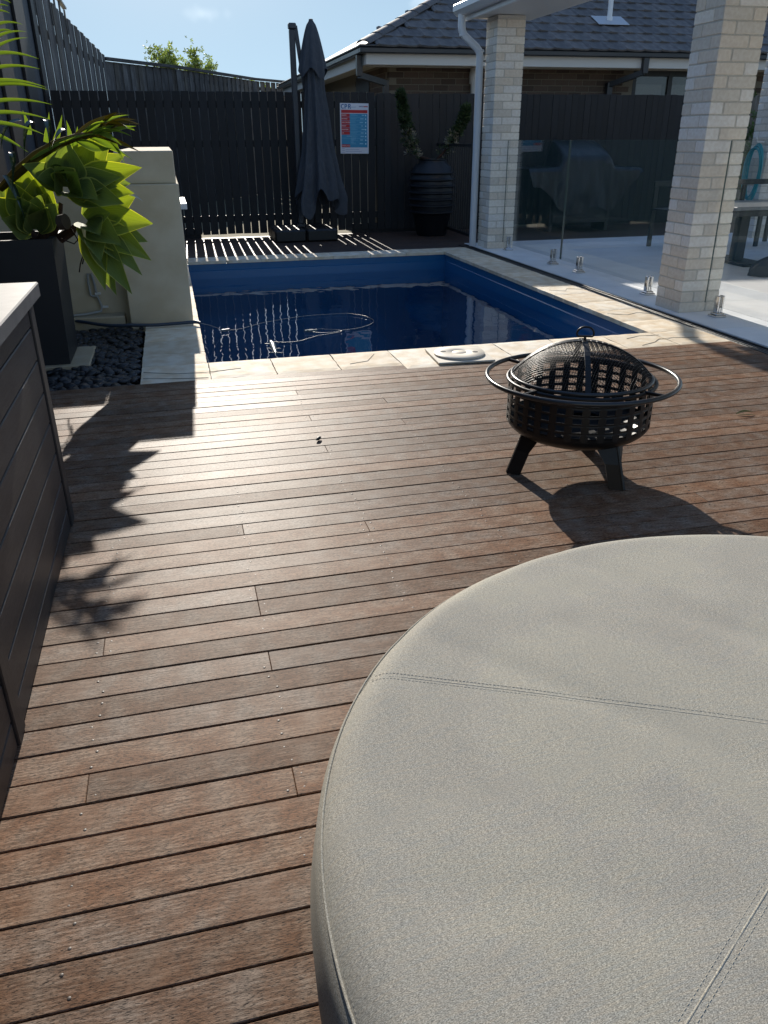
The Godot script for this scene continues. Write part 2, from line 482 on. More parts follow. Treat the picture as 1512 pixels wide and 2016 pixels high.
# ---------------------------------------------------------------- the scene
func _ready() -> void:
	rng.seed = 20240
	# camera
	var p := deg_to_rad(25.431)
	var y := deg_to_rad(14.064)
	var r := deg_to_rad(-0.4297)
	var fwd := Vector3(sin(y) * cos(p), -sin(p), -cos(y) * cos(p))
	var right0 := Vector3(cos(y), 0, sin(y))
	var up0 := right0.cross(fwd)
	var rt := right0 * cos(r) + up0 * sin(r)
	var up := up0 * cos(r) - right0 * sin(r)
	cam_basis = Basis(rt, up, -fwd)
	var cam := Camera3D.new()
	cam.name = "camera"
	cam.fov = 66.25
	cam.near = 0.05
	cam.far = 600.0
	add_child(cam)
	cam.transform = Transform3D(cam_basis, CAM)
	cam.current = true
	# sky
	var env := Environment.new()
	var sky := Sky.new()
	var sm := ProceduralSkyMaterial.new()
	sm.sky_top_color = lin(0.10, 0.18, 0.36)
	sm.sky_horizon_color = lin(0.455, 0.635, 0.77)
	sm.sky_curve = 0.25
	sm.ground_bottom_color = lin(0.10, 0.09, 0.08)
	sm.ground_horizon_color = lin(0.30, 0.34, 0.38)
	sm.sun_angle_max = 38.0
	sm.sun_curve = 0.22
	sm.sky_cover = clouds()
	sm.sky_cover_modulate = Color(1, 1, 1, 1)
	sky.sky_material = sm
	env.sky = sky
	env.background_mode = Environment.BG_SKY
	env.tonemap_mode = Environment.TONE_MAPPER_LINEAR
	env.tonemap_exposure = 1.32
	env.sdfgi_enabled = true
	env.ssao_enabled = true
	env.ssil_enabled = true
	var we := WorldEnvironment.new()
	we.name = "world_environment"
	we.environment = env
	add_child(we)
	# sun
	var sun := DirectionalLight3D.new()
	sun.name = "sun"
	var az := deg_to_rad(-1.45)
	var el := deg_to_rad(23.75)
	var dir := Vector3(sin(az) * cos(el), -sin(el), cos(az) * cos(el))
	add_child(sun)
	sun.look_at_from_position(Vector3.ZERO, dir, Vector3.UP)
	sun.light_energy = 1.6
	sun.light_color = Color(1.0, 0.968, 0.918)
	sun.light_angular_distance = 0.53
	sun.shadow_enabled = true

	make_materials()
	ground_and_pool()
	decks()
	coping()
	patio()
	patio_roof()
	black_fence()
	grey_fences()
	neighbour_house()
	water_wall()
	counter()
	glass_fence()
	umbrella()
	cpr_sign()
	fire_pit()
	ottoman()
	plants_left()
	drum_pot()
	patio_things()
	small_things()
	trees()

# a nearly clear sky: a few small puffs and thin wisps low over the horizon, all round
func clouds() -> ImageTexture:
	var w := 2048
	var h := 1024
	var im := Image.create(w, h, false, Image.FORMAT_RGBA8)
	var rr := RandomNumberGenerator.new()
	rr.seed = 12
	var spots := [at(275, 30, -100) - CAM, at(168, 50, -100) - CAM, at(438, 75, -100) - CAM]
	for k in 26:
		var a := rr.randf() * TAU
		spots.append(Vector3(cos(a), rr.randf_range(0.10, 0.5), sin(a)))
	for k in spots.size():
		var d: Vector3 = spots[k].normalized()
		var cx := (atan2(d.x, -d.z) / TAU + 0.5) * w
		var cy := acos(d.y) / PI * h
		var wisp: bool = k == 2 or k % 3 == 1
		for j in 26:
			var px := int(cx + rr.randfn() * (3.4 if wisp else 1.5))
			var py := int(cy + rr.randfn() * (0.5 if wisp else 1.4))
			var al := rr.randf_range(0.05, 0.16) if wisp else rr.randf_range(0.2, 0.5)
			for o in [Vector2i(0, 0), Vector2i(1, 0), Vector2i(0, 1), Vector2i(-1, 0), Vector2i(0, -1)]:
				var q := Vector2i(posmod(px + o.x, w), clampi(py + o.y, 0, h - 1))
				var c := im.get_pixelv(q)
				im.set_pixelv(q, Color(0.62, 0.60, 0.56, minf(maxf(c.a, al * (1.0 if o == Vector2i.ZERO else 0.6)) + 0.03, 0.6)))
	return tex(im)

func ring(st: SurfaceTool, x0: float, x1: float, z0: float, z1: float, off0: float, y0: float, off1: float, y1: float, n_up := false) -> void:
	var a := [Vector3(x0 - off0, y0, z0 + off0), Vector3(x1 + off0, y0, z0 + off0), Vector3(x1 + off0, y0, z1 - off0), Vector3(x0 - off0, y0, z1 - off0)]
	var b := [Vector3(x0 - off1, y1, z0 + off1), Vector3(x1 + off1, y1, z0 + off1), Vector3(x1 + off1, y1, z1 - off1), Vector3(x0 - off1, y1, z1 - off1)]
	var inward := [Vector3(0, 0.01, -1), Vector3(-1, 0.01, 0), Vector3(0, 0.01, 1), Vector3(1, 0.01, 0)]
	for k in 4:
		var n: Vector3 = Vector3.UP if n_up else inward[k]
		poly(st, [a[k], a[(k + 1) % 4], b[(k + 1) % 4], b[k]], n)

const PX0 := 0.11
const PX1 := 3.185
const PZ0 := -4.945
const PZ1 := -9.56

func ground_and_pool() -> void:
	# ground: one sheet with an opening for the pool
	var st := new_st()
	var g := -0.085
	var o := 0.06
	var X := [-150.0, PX0 - o, PX1 + o, 150.0]
	var Z := [-300.0, PZ1 - o, PZ0 + o, 40.0]
	for i in 3:
		for j in 3:
			if i == 1 and j == 1: continue
			poly(st, [Vector3(X[i], g, Z[j]), Vector3(X[i + 1], g, Z[j]), Vector3(X[i + 1], g, Z[j + 1]), Vector3(X[i], g, Z[j + 1])], Vector3.UP)
	single("ground", st, M.ground, "dry earth and grass under the deck and beyond the fences", "", "structure")
	# pool shell with a moulded ledge above the water line
	st = new_st()
	ring(st, PX0, PX1, PZ0, PZ1, 0.07, -0.03, 0.016, -0.036, true)
	ring(st, PX0, PX1, PZ0, PZ1, 0.016, -0.036, 0.016, -0.105)
	ring(st, PX0, PX1, PZ0, PZ1, 0.016, -0.105, 0.008, -0.112, true)
	ring(st, PX0, PX1, PZ0, PZ1, 0.008, -0.112, -0.004, -0.30)
	ring(st, PX0, PX1, PZ0, PZ1, -0.004, -0.30, -0.04, -1.35)
	ring(st, PX0, PX1, PZ0, PZ1, -0.04, -1.35, -1.5, -1.45, true)
	single("pool", st, M.gel, "deep blue moulded swimming pool shell with a ledge above the water", "", "structure")
	# water surface with small ripples
	st = new_st()
	var f := FastNoiseLite.new()
	f.seed = 5
	f.frequency = 5.0
	f.fractal_octaves = 2
	var f2 := FastNoiseLite.new()
	f2.seed = 6
	f2.frequency = 1.3
	f2.fractal_octaves = 1
	var fn := func(u: float, v: float) -> Vector3:
		var xx := lerpf(PX0 + 0.014, PX1 - 0.014, u)
		var zz := lerpf(PZ0 - 0.014, PZ1 + 0.014, v)
		return Vector3(xx, -0.2 + f.get_noise_2d(xx, zz) * 0.00055 + f2.get_noise_2d(xx, zz) * 0.0004, zz)
	sheet(st, 130, 190, fn)
	single("pool_water", st, M.water, "dark rippled water of the swimming pool", "", "structure")

func board(x0: float, x1: float, y1: float, z0: float, z1: float, th := 0.021, ch := 0.0013) -> SurfaceTool:
	var st := new_st()
	span(st, Vector3(x0, y1 - th, z0), Vector3(x1, y1, z1), ch, Vector2(rng.randf() * 3.0, rng.randf() * 3.0))
	return st

const PITCH := 0.0893
func decks() -> void:
	var d := thing("deck", "weathered brown hardwood deck of narrow boards between pool and cushion", "", Vector3.ZERO, "", "structure")
	var known := {22: 0.12, 28: 0.12, 31: 0.12, 36: 0.12, 29: -0.3125, 35: -0.3125}
	var screws := []
	var row := 0
	var z := -4.553
	while z < 0.7:
		var ends := [-0.95, 3.56]
		var cuts := []
		if known.has(row): cuts.append(known[row])
		var k := rng.randi_range(1, 13) if not known.has(row) else rng.randi_range(6, 13)
		if k < 9: cuts.append(-0.3125 + 0.4325 * k)
		if row == 0: cuts = [0.985]
		var gap := PITCH - 0.0841 - rng.randf_range(-0.0008, 0.0012)
		var xs := [ends[0]]
		xs.append_array(cuts)
		xs.append(ends[1])
		for i in xs.size() - 1:
			var x0: float = xs[i] + (0.0004 if i > 0 else 0.0)
			var x1: float = xs[i + 1] - (0.0004 if i < xs.size() - 2 else 0.0)
			if row == 0 and i == 0: x1 = 1.27
			if row == 0 and i == 1: x0 = 2.0
			var yy := rng.randf_range(-0.0012, 0.0006)
			part(d, "deck_board", board(x0, x1, yy, z + gap, z + PITCH), M.deck[rng.randi() % 6])
		for j in range(-1, 10):
			var sx := -0.3125 + 0.4325 * j
			if row == 0 and sx > 1.2 and sx < 2.05: continue
			for q in [0.24, 0.78]:
				for off in ([-0.018, 0.018] if sx in cuts else [rng.randf_range(-0.012, 0.012)]):
					if sx in cuts and rng.randf() < 0.35: continue
					screws.append(Transform3D(Basis.IDENTITY, Vector3(sx + off, -0.0006, z + gap + (PITCH - gap) * (q + rng.randf_range(-0.04, 0.04)))))
		z += PITCH
		row += 1
	var st := new_st()
	lathe(st, [Vector2(0.0036, -0.001), Vector2(0.0034, 0.0005), Vector2(0.0022, 0.0010), Vector2(0.0001, 0.0011)], 10)
	many(d, "screw_heads", done(st), M.screw, screws)
	# the deck beyond the pool
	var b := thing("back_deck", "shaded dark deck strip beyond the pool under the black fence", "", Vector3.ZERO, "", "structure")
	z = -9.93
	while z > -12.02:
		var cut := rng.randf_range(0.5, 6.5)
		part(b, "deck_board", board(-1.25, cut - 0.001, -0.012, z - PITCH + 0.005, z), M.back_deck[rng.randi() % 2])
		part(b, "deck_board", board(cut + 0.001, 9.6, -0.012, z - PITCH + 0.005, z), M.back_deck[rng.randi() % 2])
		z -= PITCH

# a paver with a riven top, slightly uneven edges, sometimes a natural crack line cut through
func paver(x0: float, x1: float, z0: float, z1: float) -> SurfaceTool:
	var st := new_st()
	var o := Vector2(rng.randf() * 4.0, rng.randf() * 4.0)
	var f := FastNoiseLite.new()
	f.seed = rng.randi() % 10000
	f.frequency = 3.2
	var n := 8
	var e := 0.0026
	var top := func(u: float, v: float) -> Vector3:
		var jx := f.get_noise_2d(v * 2.0 + 9.0, 3.0 + roundf(u)) * 0.005 if u < 0.01 or u > 0.99 else 0.0
		var jz := f.get_noise_2d(u * 2.0, 31.0 + roundf(v)) * 0.005 if v < 0.01 or v > 0.99 else 0.0
		var edge := minf(minf(u, 1.0 - u) * (x1 - x0), minf(v, 1.0 - v) * absf(z1 - z0))
		var yy := f.get_noise_2d(u * (x1 - x0) * 3.0, v * (z1 - z0) * 3.0) * 0.0022 - (0.004 if edge < 0.001 else 0.0)
		return Vector3(lerpf(x0 + e, x1 - e, u) + jx, yy, lerpf(z0 - e, z1 + e, v) + jz)
	var P := []
	for i in n + 1:
		var rowp := []
		for j in n + 1: rowp.append(top.call(smoothstep(-0.15, 1.15, float(i) / n) if i > 0 and i < n else float(i) / n, float(j) / n))
		P.append(rowp)
	for i in n:
		for j in n:
			poly(st, [P[i][j], P[i + 1][j], P[i + 1][j + 1]], Vector3.UP, o)
			poly(st, [P[i][j], P[i + 1][j + 1], P[i][j + 1]], Vector3.UP, o)
	var dn := Vector3(0, -0.035, 0)
	for k in n:
		for e4 in [[P[k][0], P[k + 1][0], Vector3(0, 0, 1)], [P[k][n], P[k + 1][n], Vector3(0, 0, -1)], [P[0][k], P[0][k + 1], Vector3(-1, 0, 0)], [P[n][k], P[n][k + 1], Vector3(1, 0, 0)]]:
			poly(st, [e4[0], e4[1], Vector3(e4[1].x, -0.035, e4[1].z), Vector3(e4[0].x, -0.035, e4[0].z)], e4[2], o)
	return st

func coping() -> void:
	var c := thing("coping", "cream sandstone pavers framing the pool", "", Vector3.ZERO, "", "structure")
	var xs := [-0.285, 0.115, 0.50, 0.885, 1.27, 1.65, 2.0, 2.41, 2.81, 3.19, 3.575]
	for i in xs.size() - 1:
		var near := -4.556
		if i >= 4 and i <= 5: near = -4.468
		part(c, "paver", paver(xs[i], xs[i + 1], near, PZ0), M.stone[rng.randi() % 4])
	var zs := [PZ0, -5.325, -5.74, -6.09, -6.485, -6.91, -7.46, -7.80, -8.165, -8.55, -9.0, PZ1]
	for i in zs.size() - 1:
		part(c, "paver", paver(PX1, 3.575, zs[i], zs[i + 1]), M.stone[rng.randi() % 4])
	zs = [PZ0, -5.08, -5.43, -5.83, -6.22]
	var lz := [PZ0, -5.25, -5.62, -5.98, -6.4, -6.8, -7.2, -7.6, -8.0, -8.4, -8.8, -9.2, PZ1]
	for i in lz.size() - 1:
		part(c, "paver", paver(-0.285, PX0, lz[i], lz[i + 1]), M.stone[rng.randi() % 4])
	xs = [-0.285, 0.11, 0.55, 0.95, 1.4, 1.8, 2.25, 2.7, 3.185, 3.575]
	for i in xs.size() - 1:
		part(c, "paver", paver(xs[i], xs[i + 1], PZ1, -9.92), M.stone[rng.randi() % 4])
	# hairline splits in a few stones
	var st := new_st()
	for line in [[[2.93, -4.60], [3.06, -4.66], [3.13, -4.73], [3.25, -4.74], [3.42, -4.70]], [[2.93, -4.80], [3.05, -4.85], [3.2, -4.84]], [[0.96, -4.66], [1.08, -4.70], [1.16, -4.86]], [[3.24, -6.7], [3.36, -6.62], [3.42, -6.72], [3.55, -6.66]], [[-0.27, -4.80], [-0.1, -4.72], [0.08, -4.70], [0.3, -4.74]], [[-0.27, -4.66], [-0.05, -4.60], [0.1, -4.585]], [[3.22, -5.6], [3.35, -5.52], [3.47, -5.58], [3.55, -5.5]]]:
		var q := []
		for e in line: q.append(Vector3(e[0], 0.0012, e[1]))
		tube(st, q, 0.0016, 5)
	var cr := part(c, "crack", st, plain(lin(0.16, 0.13, 0.10), 0.95))
	cr.set_meta("kind", "stuff")
	# black drainage channel
	var dr := thing("drain_channel", "long black slotted drain between coping and white patio", "drain", Vector3.ZERO)
	st = new_st()
	span(st, Vector3(3.585, -0.08, -10.2), Vector3(3.69, -0.045, 1.0), 0.002)
	part(dr, "channel", st, M.plastic)
	st = new_st()
	for xx in [3.589, 3.686]: span(st, Vector3(xx - 0.006, -0.05, -10.2), Vector3(xx + 0.006, -0.004, 1.0), 0.002)
	part(dr, "edge_rail", st, M.dark_metal)
	st = new_st()
	for xx in [3.613, 3.638, 3.663]: span(st, Vector3(xx - 0.006, -0.03, -10.2), Vector3(xx + 0.006, -0.011, 1.0), 0.002)
	part(dr, "grate_bar", st, M.dark_metal)
	# pebble bed
	var where := []
	var tint := []
	for i in 2600:
		var px := rng.randf_range(-1.7, -0.315)
		var pz := rng.randf_range(-6.22, -4.585)
		var s := rng.randf_range(0.018, 0.034)
		var b := Basis.from_euler(Vector3(rng.randf_range(-0.3, 0.3), rng.randf() * TAU, rng.randf_range(-0.3, 0.3))) * Basis.from_scale(Vector3(s * 1.35, s * 0.62, s))
		where.append(Transform3D(b, Vector3(px, rng.randf_range(-0.06, -0.022), pz)))
		var v := rng.randf_range(0.009, 0.032)
		tint.append(Color(v, v * 1.02, v * 1.08))
	st = new_st()
	var prof := []
	for k in 7: prof.append(Vector2(maxf(cos(-PI / 2 + PI * k / 6.0), 0.001), sin(-PI / 2 + PI * k / 6.0)))
	lathe(st, prof, 10)
	var pb := many(self, "pebbles", done(st), M.pebble, where, tint)
	tag(pb, "bed of smooth dark pebbles round the square planter", "pebbles", "", "stuff")

func brick_column(label: String, cx: float, cz: float, top: float) -> void:
	var w := 0.34
	var t := 0.105
	var L := w - t - 0.010
	var c := thing("brick_column", label, "column", Vector3(cx, 0, cz), "cream brick columns of the patio")
	var st := new_st()
	span(st, Vector3(-w / 2 + 0.005, 0, -w / 2 + 0.005), Vector3(w / 2 - 0.005, top - 0.004, w / 2 - 0.005), 0.001)
	part(c, "mortar", st, M.mortar)
	var meshes := []
	for k in 4:
		st = new_st()
		cbox(st, Vector3.ZERO, Vector3(L, 0.072, t), 0.0035, Vector2(rng.randf(), rng.randf()))
		meshes.append(done(st))
	var row := 0
	var y := 0.036
	while y + 0.036 < top:
		for k in 4:
			var a := k * PI / 2.0
			var s := 1.0 if row % 2 == 0 else -1.0
			var off := Vector3(s * (-w / 2 + L / 2), y, w / 2 - t / 2).rotated(Vector3.UP, a)
			part(c, "brick", meshes[rng.randi() % 4], M.brick[rng.randi() % 4], off + Vector3(rng.randf_range(-1, 1), 0, rng.randf_range(-1, 1)) * 0.0012, Basis(Vector3.UP, a))
		y += 0.082
		row += 1

func patio() -> void:
	var s := thing("patio", "pale tiled patio slab behind the glass fence", "", Vector3.ZERO, "", "structure")
	var st := new_st()
	span(st, Vector3(3.70, -0.08, -10.3), Vector3(10.2, -0.012, 1.0), 0.002)
	part(s, "slab", st, M.concrete)
	var xs := [3.70, 4.09, 4.99, 5.89, 6.79, 7.69, 8.59, 9.49, 10.2]
	var z := -10.3
	while z < 0.9:
		for i in xs.size() - 1:
			st = new_st()
			span(st, Vector3(xs[i] + 0.002, -0.0115, z + 0.002), Vector3(xs[i + 1] - 0.002, 0.0, minf(z + 0.9, 1.0) - 0.002), 0.001, Vector2(rng.randf() * 3, rng.randf() * 3))
			part(s, "tile", st, M.tile[rng.randi() % 3])
		z += 0.9
	brick_column("near cream brick column standing in the glass fence line", 3.94, -5.65, 2.498)
	brick_column("far cream brick column beside the white downpipe", 3.94, -9.82, 2.498)
	brick_column("farthest right brick column with the teal hose on it", 7.76, -9.82, 2.498)

func patio_roof() -> void:
	var t := thing("patio_roof", "pale roof edge with gutter over the brick columns", "roof")
	var st := new_st()
	span(st, Vector3(3.56, 2.60, -10.15), Vector3(4.36, 2.70, 1.6), 0.004)
	span(st, Vector3(4.362, 2.604, -8.5), Vector3(10.2, 2.704, 1.6), 0.004)
	part(t, "roof_sheet", st, M.white_metal)
	st = new_st()
	span(st, Vector3(4.37, 2.575, -8.45), Vector3(10.2, 2.60, 1.6), 0.002)
	part(t, "ceiling", st, M.soffit)
	st = new_st()
	span(st, Vector3(3.62, 2.50, -10.1), Vector3(4.36, 2.597, 1.5), 0.004)
	part(t, "beam", st, M.trim)
	# quad gutter: an open trough with a rolled lip
	st = new_st()
	var prof := [Vector2(3.545, 2.665), Vector2(3.545, 2.53), Vector2(3.47, 2.53), Vector2(3.425, 2.575), Vector2(3.425, 2.635), Vector2(3.435, 2.645), Vector2(3.45, 2.64)]
	for k in prof.size() - 1:
		var a: Vector2 = prof[k]
		var b: Vector2 = prof[k + 1]
		var d := Vector2(b.y - a.y, -(b.x - a.x)).normalized()
		var n := Vector3(-d.x, -d.y, 0)
		var e := Vector2(n.x, n.y) * -0.004
		poly(st, [Vector3(a.x, a.y, -10.2), Vector3(b.x, b.y, -10.2), Vector3(b.x, b.y, 1.6), Vector3(a.x, a.y, 1.6)], n)
		poly(st, [Vector3(a.x + e.x, a.y + e.y, -10.2), Vector3(b.x + e.x, b.y + e.y, -10.2), Vector3(b.x + e.x, b.y + e.y, 1.6), Vector3(a.x + e.x, a.y + e.y, 1.6)], -n)
	var cap := []
	for q in prof: cap.append(Vector3(q.x, q.y, -10.2))
	poly(st, [Vector3(3.545, 2.64, -10.203), Vector3(3.545, 2.53, -10.203), Vector3(3.47, 2.53, -10.203), Vector3(3.425, 2.575, -10.203), Vector3(3.425, 2.64, -10.203)], Vector3(0, 0, -1))
	poly(st, [Vector3(3.545, 2.64, -10.198), Vector3(3.545, 2.53, -10.198), Vector3(3.47, 2.53, -10.198), Vector3(3.425, 2.575, -10.198), Vector3(3.425, 2.64, -10.198)], Vector3(0, 0, 1))
	part(t, "gutter", st, M.white_metal)
	st = new_st()
	span(st, Vector3(3.55, 2.48, -10.17), Vector3(3.575, 2.66, 1.6), 0.002)
	part(t, "fascia", st, M.white_metal)
	# downpipe with an offset at the top
	var d := thing("downpipe", "white round downpipe with bent top by the far column", "downpipe")
	st = new_st()
	tube(st, [Vector3(3.49, 2.54, -10.06), Vector3(3.49, 2.42, -10.06), Vector3(3.495, 2.37, -10.05), Vector3(3.52, 2.325, -10.04), Vector3(3.66, 2.205, -10.0), Vector3(3.69, 2.165, -9.99), Vector3(3.70, 2.11, -9.985), Vector3(3.70, 0.0, -9.985)], 0.043, 20)
	part(d, "pipe", st, M.pipe)
	st = new_st()
	for yy in [2.33, 2.17]:
		st = new_st()
		lathe(st, [Vector2(0.044, yy - 0.012), Vector2(0.047, yy - 0.008), Vector2(0.047, yy + 0.008), Vector2(0.044, yy + 0.012)], 18, Vector3(3.70 if yy < 2.2 else 3.51, 0, -9.985 if yy < 2.2 else -10.045))
		part(d, "collar", st, M.pipe)
	for yy in [2.06, 0.35]:
		st = new_st()
		span(st, Vector3(3.735, yy, -10.0), Vector3(3.772, yy + 0.015, -9.97), 0.002)
		part(d, "bracket", st, M.dark_metal)

func palings(parent: Node, mats: Array, a: Vector3, b: Vector3, y0: float, y1: float, pitch: float, gap: float, th: float, jitter := 0.004, lap := 0.0) -> void:
	var dir := (b - a)
	dir.y = 0
	var n := int(dir.length() / pitch)
	dir = dir.normalized()
	var meshes := []
	for k in 5:
		var st := new_st()
		cbox(st, Vector3.ZERO, Vector3(pitch - gap, y1 - y0, th), 0.002, Vector2(rng.randf() * 4, rng.randf() * 4), 1)
		meshes.append(done(st))
	var back := dir.cross(Vector3.UP)
	var bs := Basis(dir, Vector3.UP, dir.cross(Vector3.UP))
	for i in n:
		var c := a + dir * pitch * (i + 0.5)
		c.y = (y0 + y1) * 0.5 + rng.randf_range(-jitter, jitter)
		c += dir * rng.randf_range(-0.0025, 0.0025)
		if lap > 0.0 and i % 2 == 1: c -= back * lap
		part(parent, "paling", meshes[rng.randi() % 5], mats[rng.randi() % mats.size()], c, bs * Basis(Vector3(0, 0, 1), rng.randf_range(-0.0018, 0.0018)))

func black_fence() -> void:
	var f := thing("black_fence", "tall black paling fence with light gaps behind the pool", "fence")
	var zf := -12.05
	palings(f, M.black, Vector3(-1.33, 0, zf), Vector3(2.95, 0, zf), 0.035, 1.838, 0.115, 0.0115, 0.016)
	palings(f, M.black, Vector3(2.955, 0, zf), Vector3(8.72, 0, zf), 0.03, 1.825, 0.103, 0.0022, 0.016, 0.006)
	var st: SurfaceTool
	for yy in [1.685, 1.205, 0.24]:
		st = new_st()
		span(st, Vector3(-1.33, yy - 0.042, zf - 0.052), Vector3(8.72, yy + 0.042, zf - 0.010), 0.003)
		part(f, "rail", st, M.black[0])
	for xx in [-1.3, 0.33, 2.0, 3.0, 5.0, 7.0, 8.68]:
		st = new_st()
		span(st, Vector3(xx - 0.045, -0.08, zf - 0.145), Vector3(xx + 0.045, 1.80, zf - 0.055), 0.004, Vector2.ZERO, 1)
		part(f, "post", st, M.black[1])
	# plinth boards close most of the gap at the foot
	for e in [[-1.33, 0.36], [1.36, 2.26], [2.56, 4.75], [5.7, 8.72]]:
		st = new_st()
		span(st, Vector3(e[0], -0.07, zf - 0.03), Vector3(e[1], 0.12, zf - 0.0085), 0.003)
		part(f, "plinth_board", st, M.black[1])
	var g := thing("grey_fence", "unpainted grey paling fence right of the near column", "fence")
	palings(g, M.weather, Vector3(8.73, 0, zf), Vector3(11.0, 0, zf), 0.03, 1.82, 0.103, 0.003, 0.016, 0.008)
	for yy in [1.6, 0.3]:
		st = new_st()
		span(st, Vector3(8.73, yy - 0.04, zf - 0.052), Vector3(11.0, yy + 0.04, zf - 0.010), 0.003)
		part(g, "rail", st, M.weather[1])
	# black side screen on the left, set-back boards coloured paler for the sky reflected on them
	var s := thing("side_screen", "dark side screen at left, broad grey streaked boards with sky sheen painted in", "fence")
	var edges := [1.8, 1.0, 0.25, -0.5, -1.25, -2.0, -2.75, -3.5, -4.25, -5.0, -5.8, -6.6, -7.35, -8.05, -8.75, -9.45, -10.25, -10.98, -11.72, -12.02]
	for i in edges.size() - 1:
		var front: bool = i % 2 == 0
		st = new_st()
		var x := -1.35 if front else -1.385
		span(st, Vector3(x - 0.03, -0.08, edges[i + 1] + 0.003 - (0.0 if front else 0.10)), Vector3(x, 3.1, edges[i] - 0.003 + (0.0 if front else 0.10)), 0.004, Vector2(rng.randf() * 3, rng.randf() * 3), 1)
		part(s, "board", st, M.screen_sheen if not front else M.black[1])
	for yy in [0.4, 1.6, 2.8]:
		st = new_st()
		span(st, Vector3(-1.50, yy - 0.045, -12.02), Vector3(-1.455, yy + 0.045, 1.8), 0.003)
		part(s, "rail", st, M.black[1])
	# slim tubular pool fence running from the far corner to the column
	var t := thing("tubular_fence", "slim black tubular pool fence between drum pot and downpipe", "fence")
	for yy in [0.09, 1.17]:
		st = new_st()
		bar(st, Vector3(3.84, yy, -11.98), Vector3(3.78, yy, -10.12), 0.025, 0.035)
		part(t, "rail", st, M.dark_metal)
	for k in 19:
		st = new_st()
		var q := Vector3(3.84, 0, -11.93).lerp(Vector3(3.78, 0, -10.16), k / 18.0)
		tube(st, [q + Vector3(0, 0.08, 0), q + Vector3(0, 1.19, 0)], 0.008, 8)
		part(t, "upright", st, M.dark_metal)

func grey_fences() -> void:
	var A := Vector3(-1.40, 0, -12.15)
	var B := Vector3(-0.91, 0, -17.9)
	var f := thing("side_fence", "weathered grey lapped paling fence stepping down at the left", "fence")
	var st: SurfaceTool
	var n := 22
	for i in n:
		var q := A.lerp(B, (i + 0.5) / n)
		var h := lerpf(3.08, 2.74, float(i) / n)
		st = new_st()
		var w := A.distance_to(B) / n * (1.18 if i % 2 == 0 else 0.9)
		XF = Transform3D(Basis(Vector3.UP, atan2(B.x - A.x, B.z - A.z)), q)
		cbox(st, Vector3(0.02 if i % 2 == 0 else 0.0, h / 2 - 0.06, 0), Vector3(0.017, h + 0.06 + rng.randf_range(-0.012, 0.012), w), 0.003, Vector2(rng.randf() * 4, rng.randf() * 4), 1)
		XF = Transform3D.IDENTITY
		part(f, "paling", st, M.weather[i % 3])
	for yy in [0.5, 1.7, 2.55]:
		st = new_st()
		bar(st, A + Vector3(-0.04, yy, 0), B + Vector3(-0.04, yy, 0), 0.04, 0.09)
		part(f, "rail", st, M.weather[1])
	st = new_st()
	var a1 := A.lerp(B, -0.02) + Vector3(0.0, 3.46, 0)
	var a2 := A.lerp(B, 0.40) + Vector3(0.0, 3.03, 0)
	bar(st, a1, a2, 0.06, 0.03)
	part(f, "sloping_cap", st, M.trim)
	st = new_st()
	for k in 8: bar(st, a1.lerp(a2, k / 7.0) + Vector3(-0.01, -0.02, 0), a1.lerp(a2, k / 7.0) * Vector3(1, 0, 1) + Vector3(-0.01, 2.7, 0), 0.09, 0.02)
	part(f, "infill_board", st, M.weather[1])
	# rear grey fence running away to the right
	var g := thing("rear_fence", "weathered grey capped fence running behind the black fence", "fence")
	var P := [B, Vector3(0.474, 0, -19.69), Vector3(2.431, 0, -23.09), Vector3(4.4, 0, -25.2)]
	for k in 3:
		var a: Vector3 = P[k]
		var b: Vector3 = P[k + 1]
		palings(g, M.weather, a, b, -0.08, 2.62, 0.118, -0.012 if k < 2 else 0.02, 0.016, 0.0, 0.018)
		st = new_st()
		bar(st, a + Vector3(0, 2.66, 0.02), b + Vector3(0, 2.66, 0.02), 0.09, 0.055)
		part(g, "cap_rail", st, M.weather[1])
		for yy in [0.4, 1.4, 2.45]:
			st = new_st()
			bar(st, a + Vector3(0, yy, -0.06), b + Vector3(0, yy, -0.06), 0.04, 0.08)
			part(g, "rail", st, M.weather[1])
		st = new_st()
		span(st, b + Vector3(-0.05, -0.08, 0.02), b + Vector3(0.05, 2.6, 0.12), 0.004, Vector2.ZERO, 1)
		part(g, "post", st, M.weather[0])

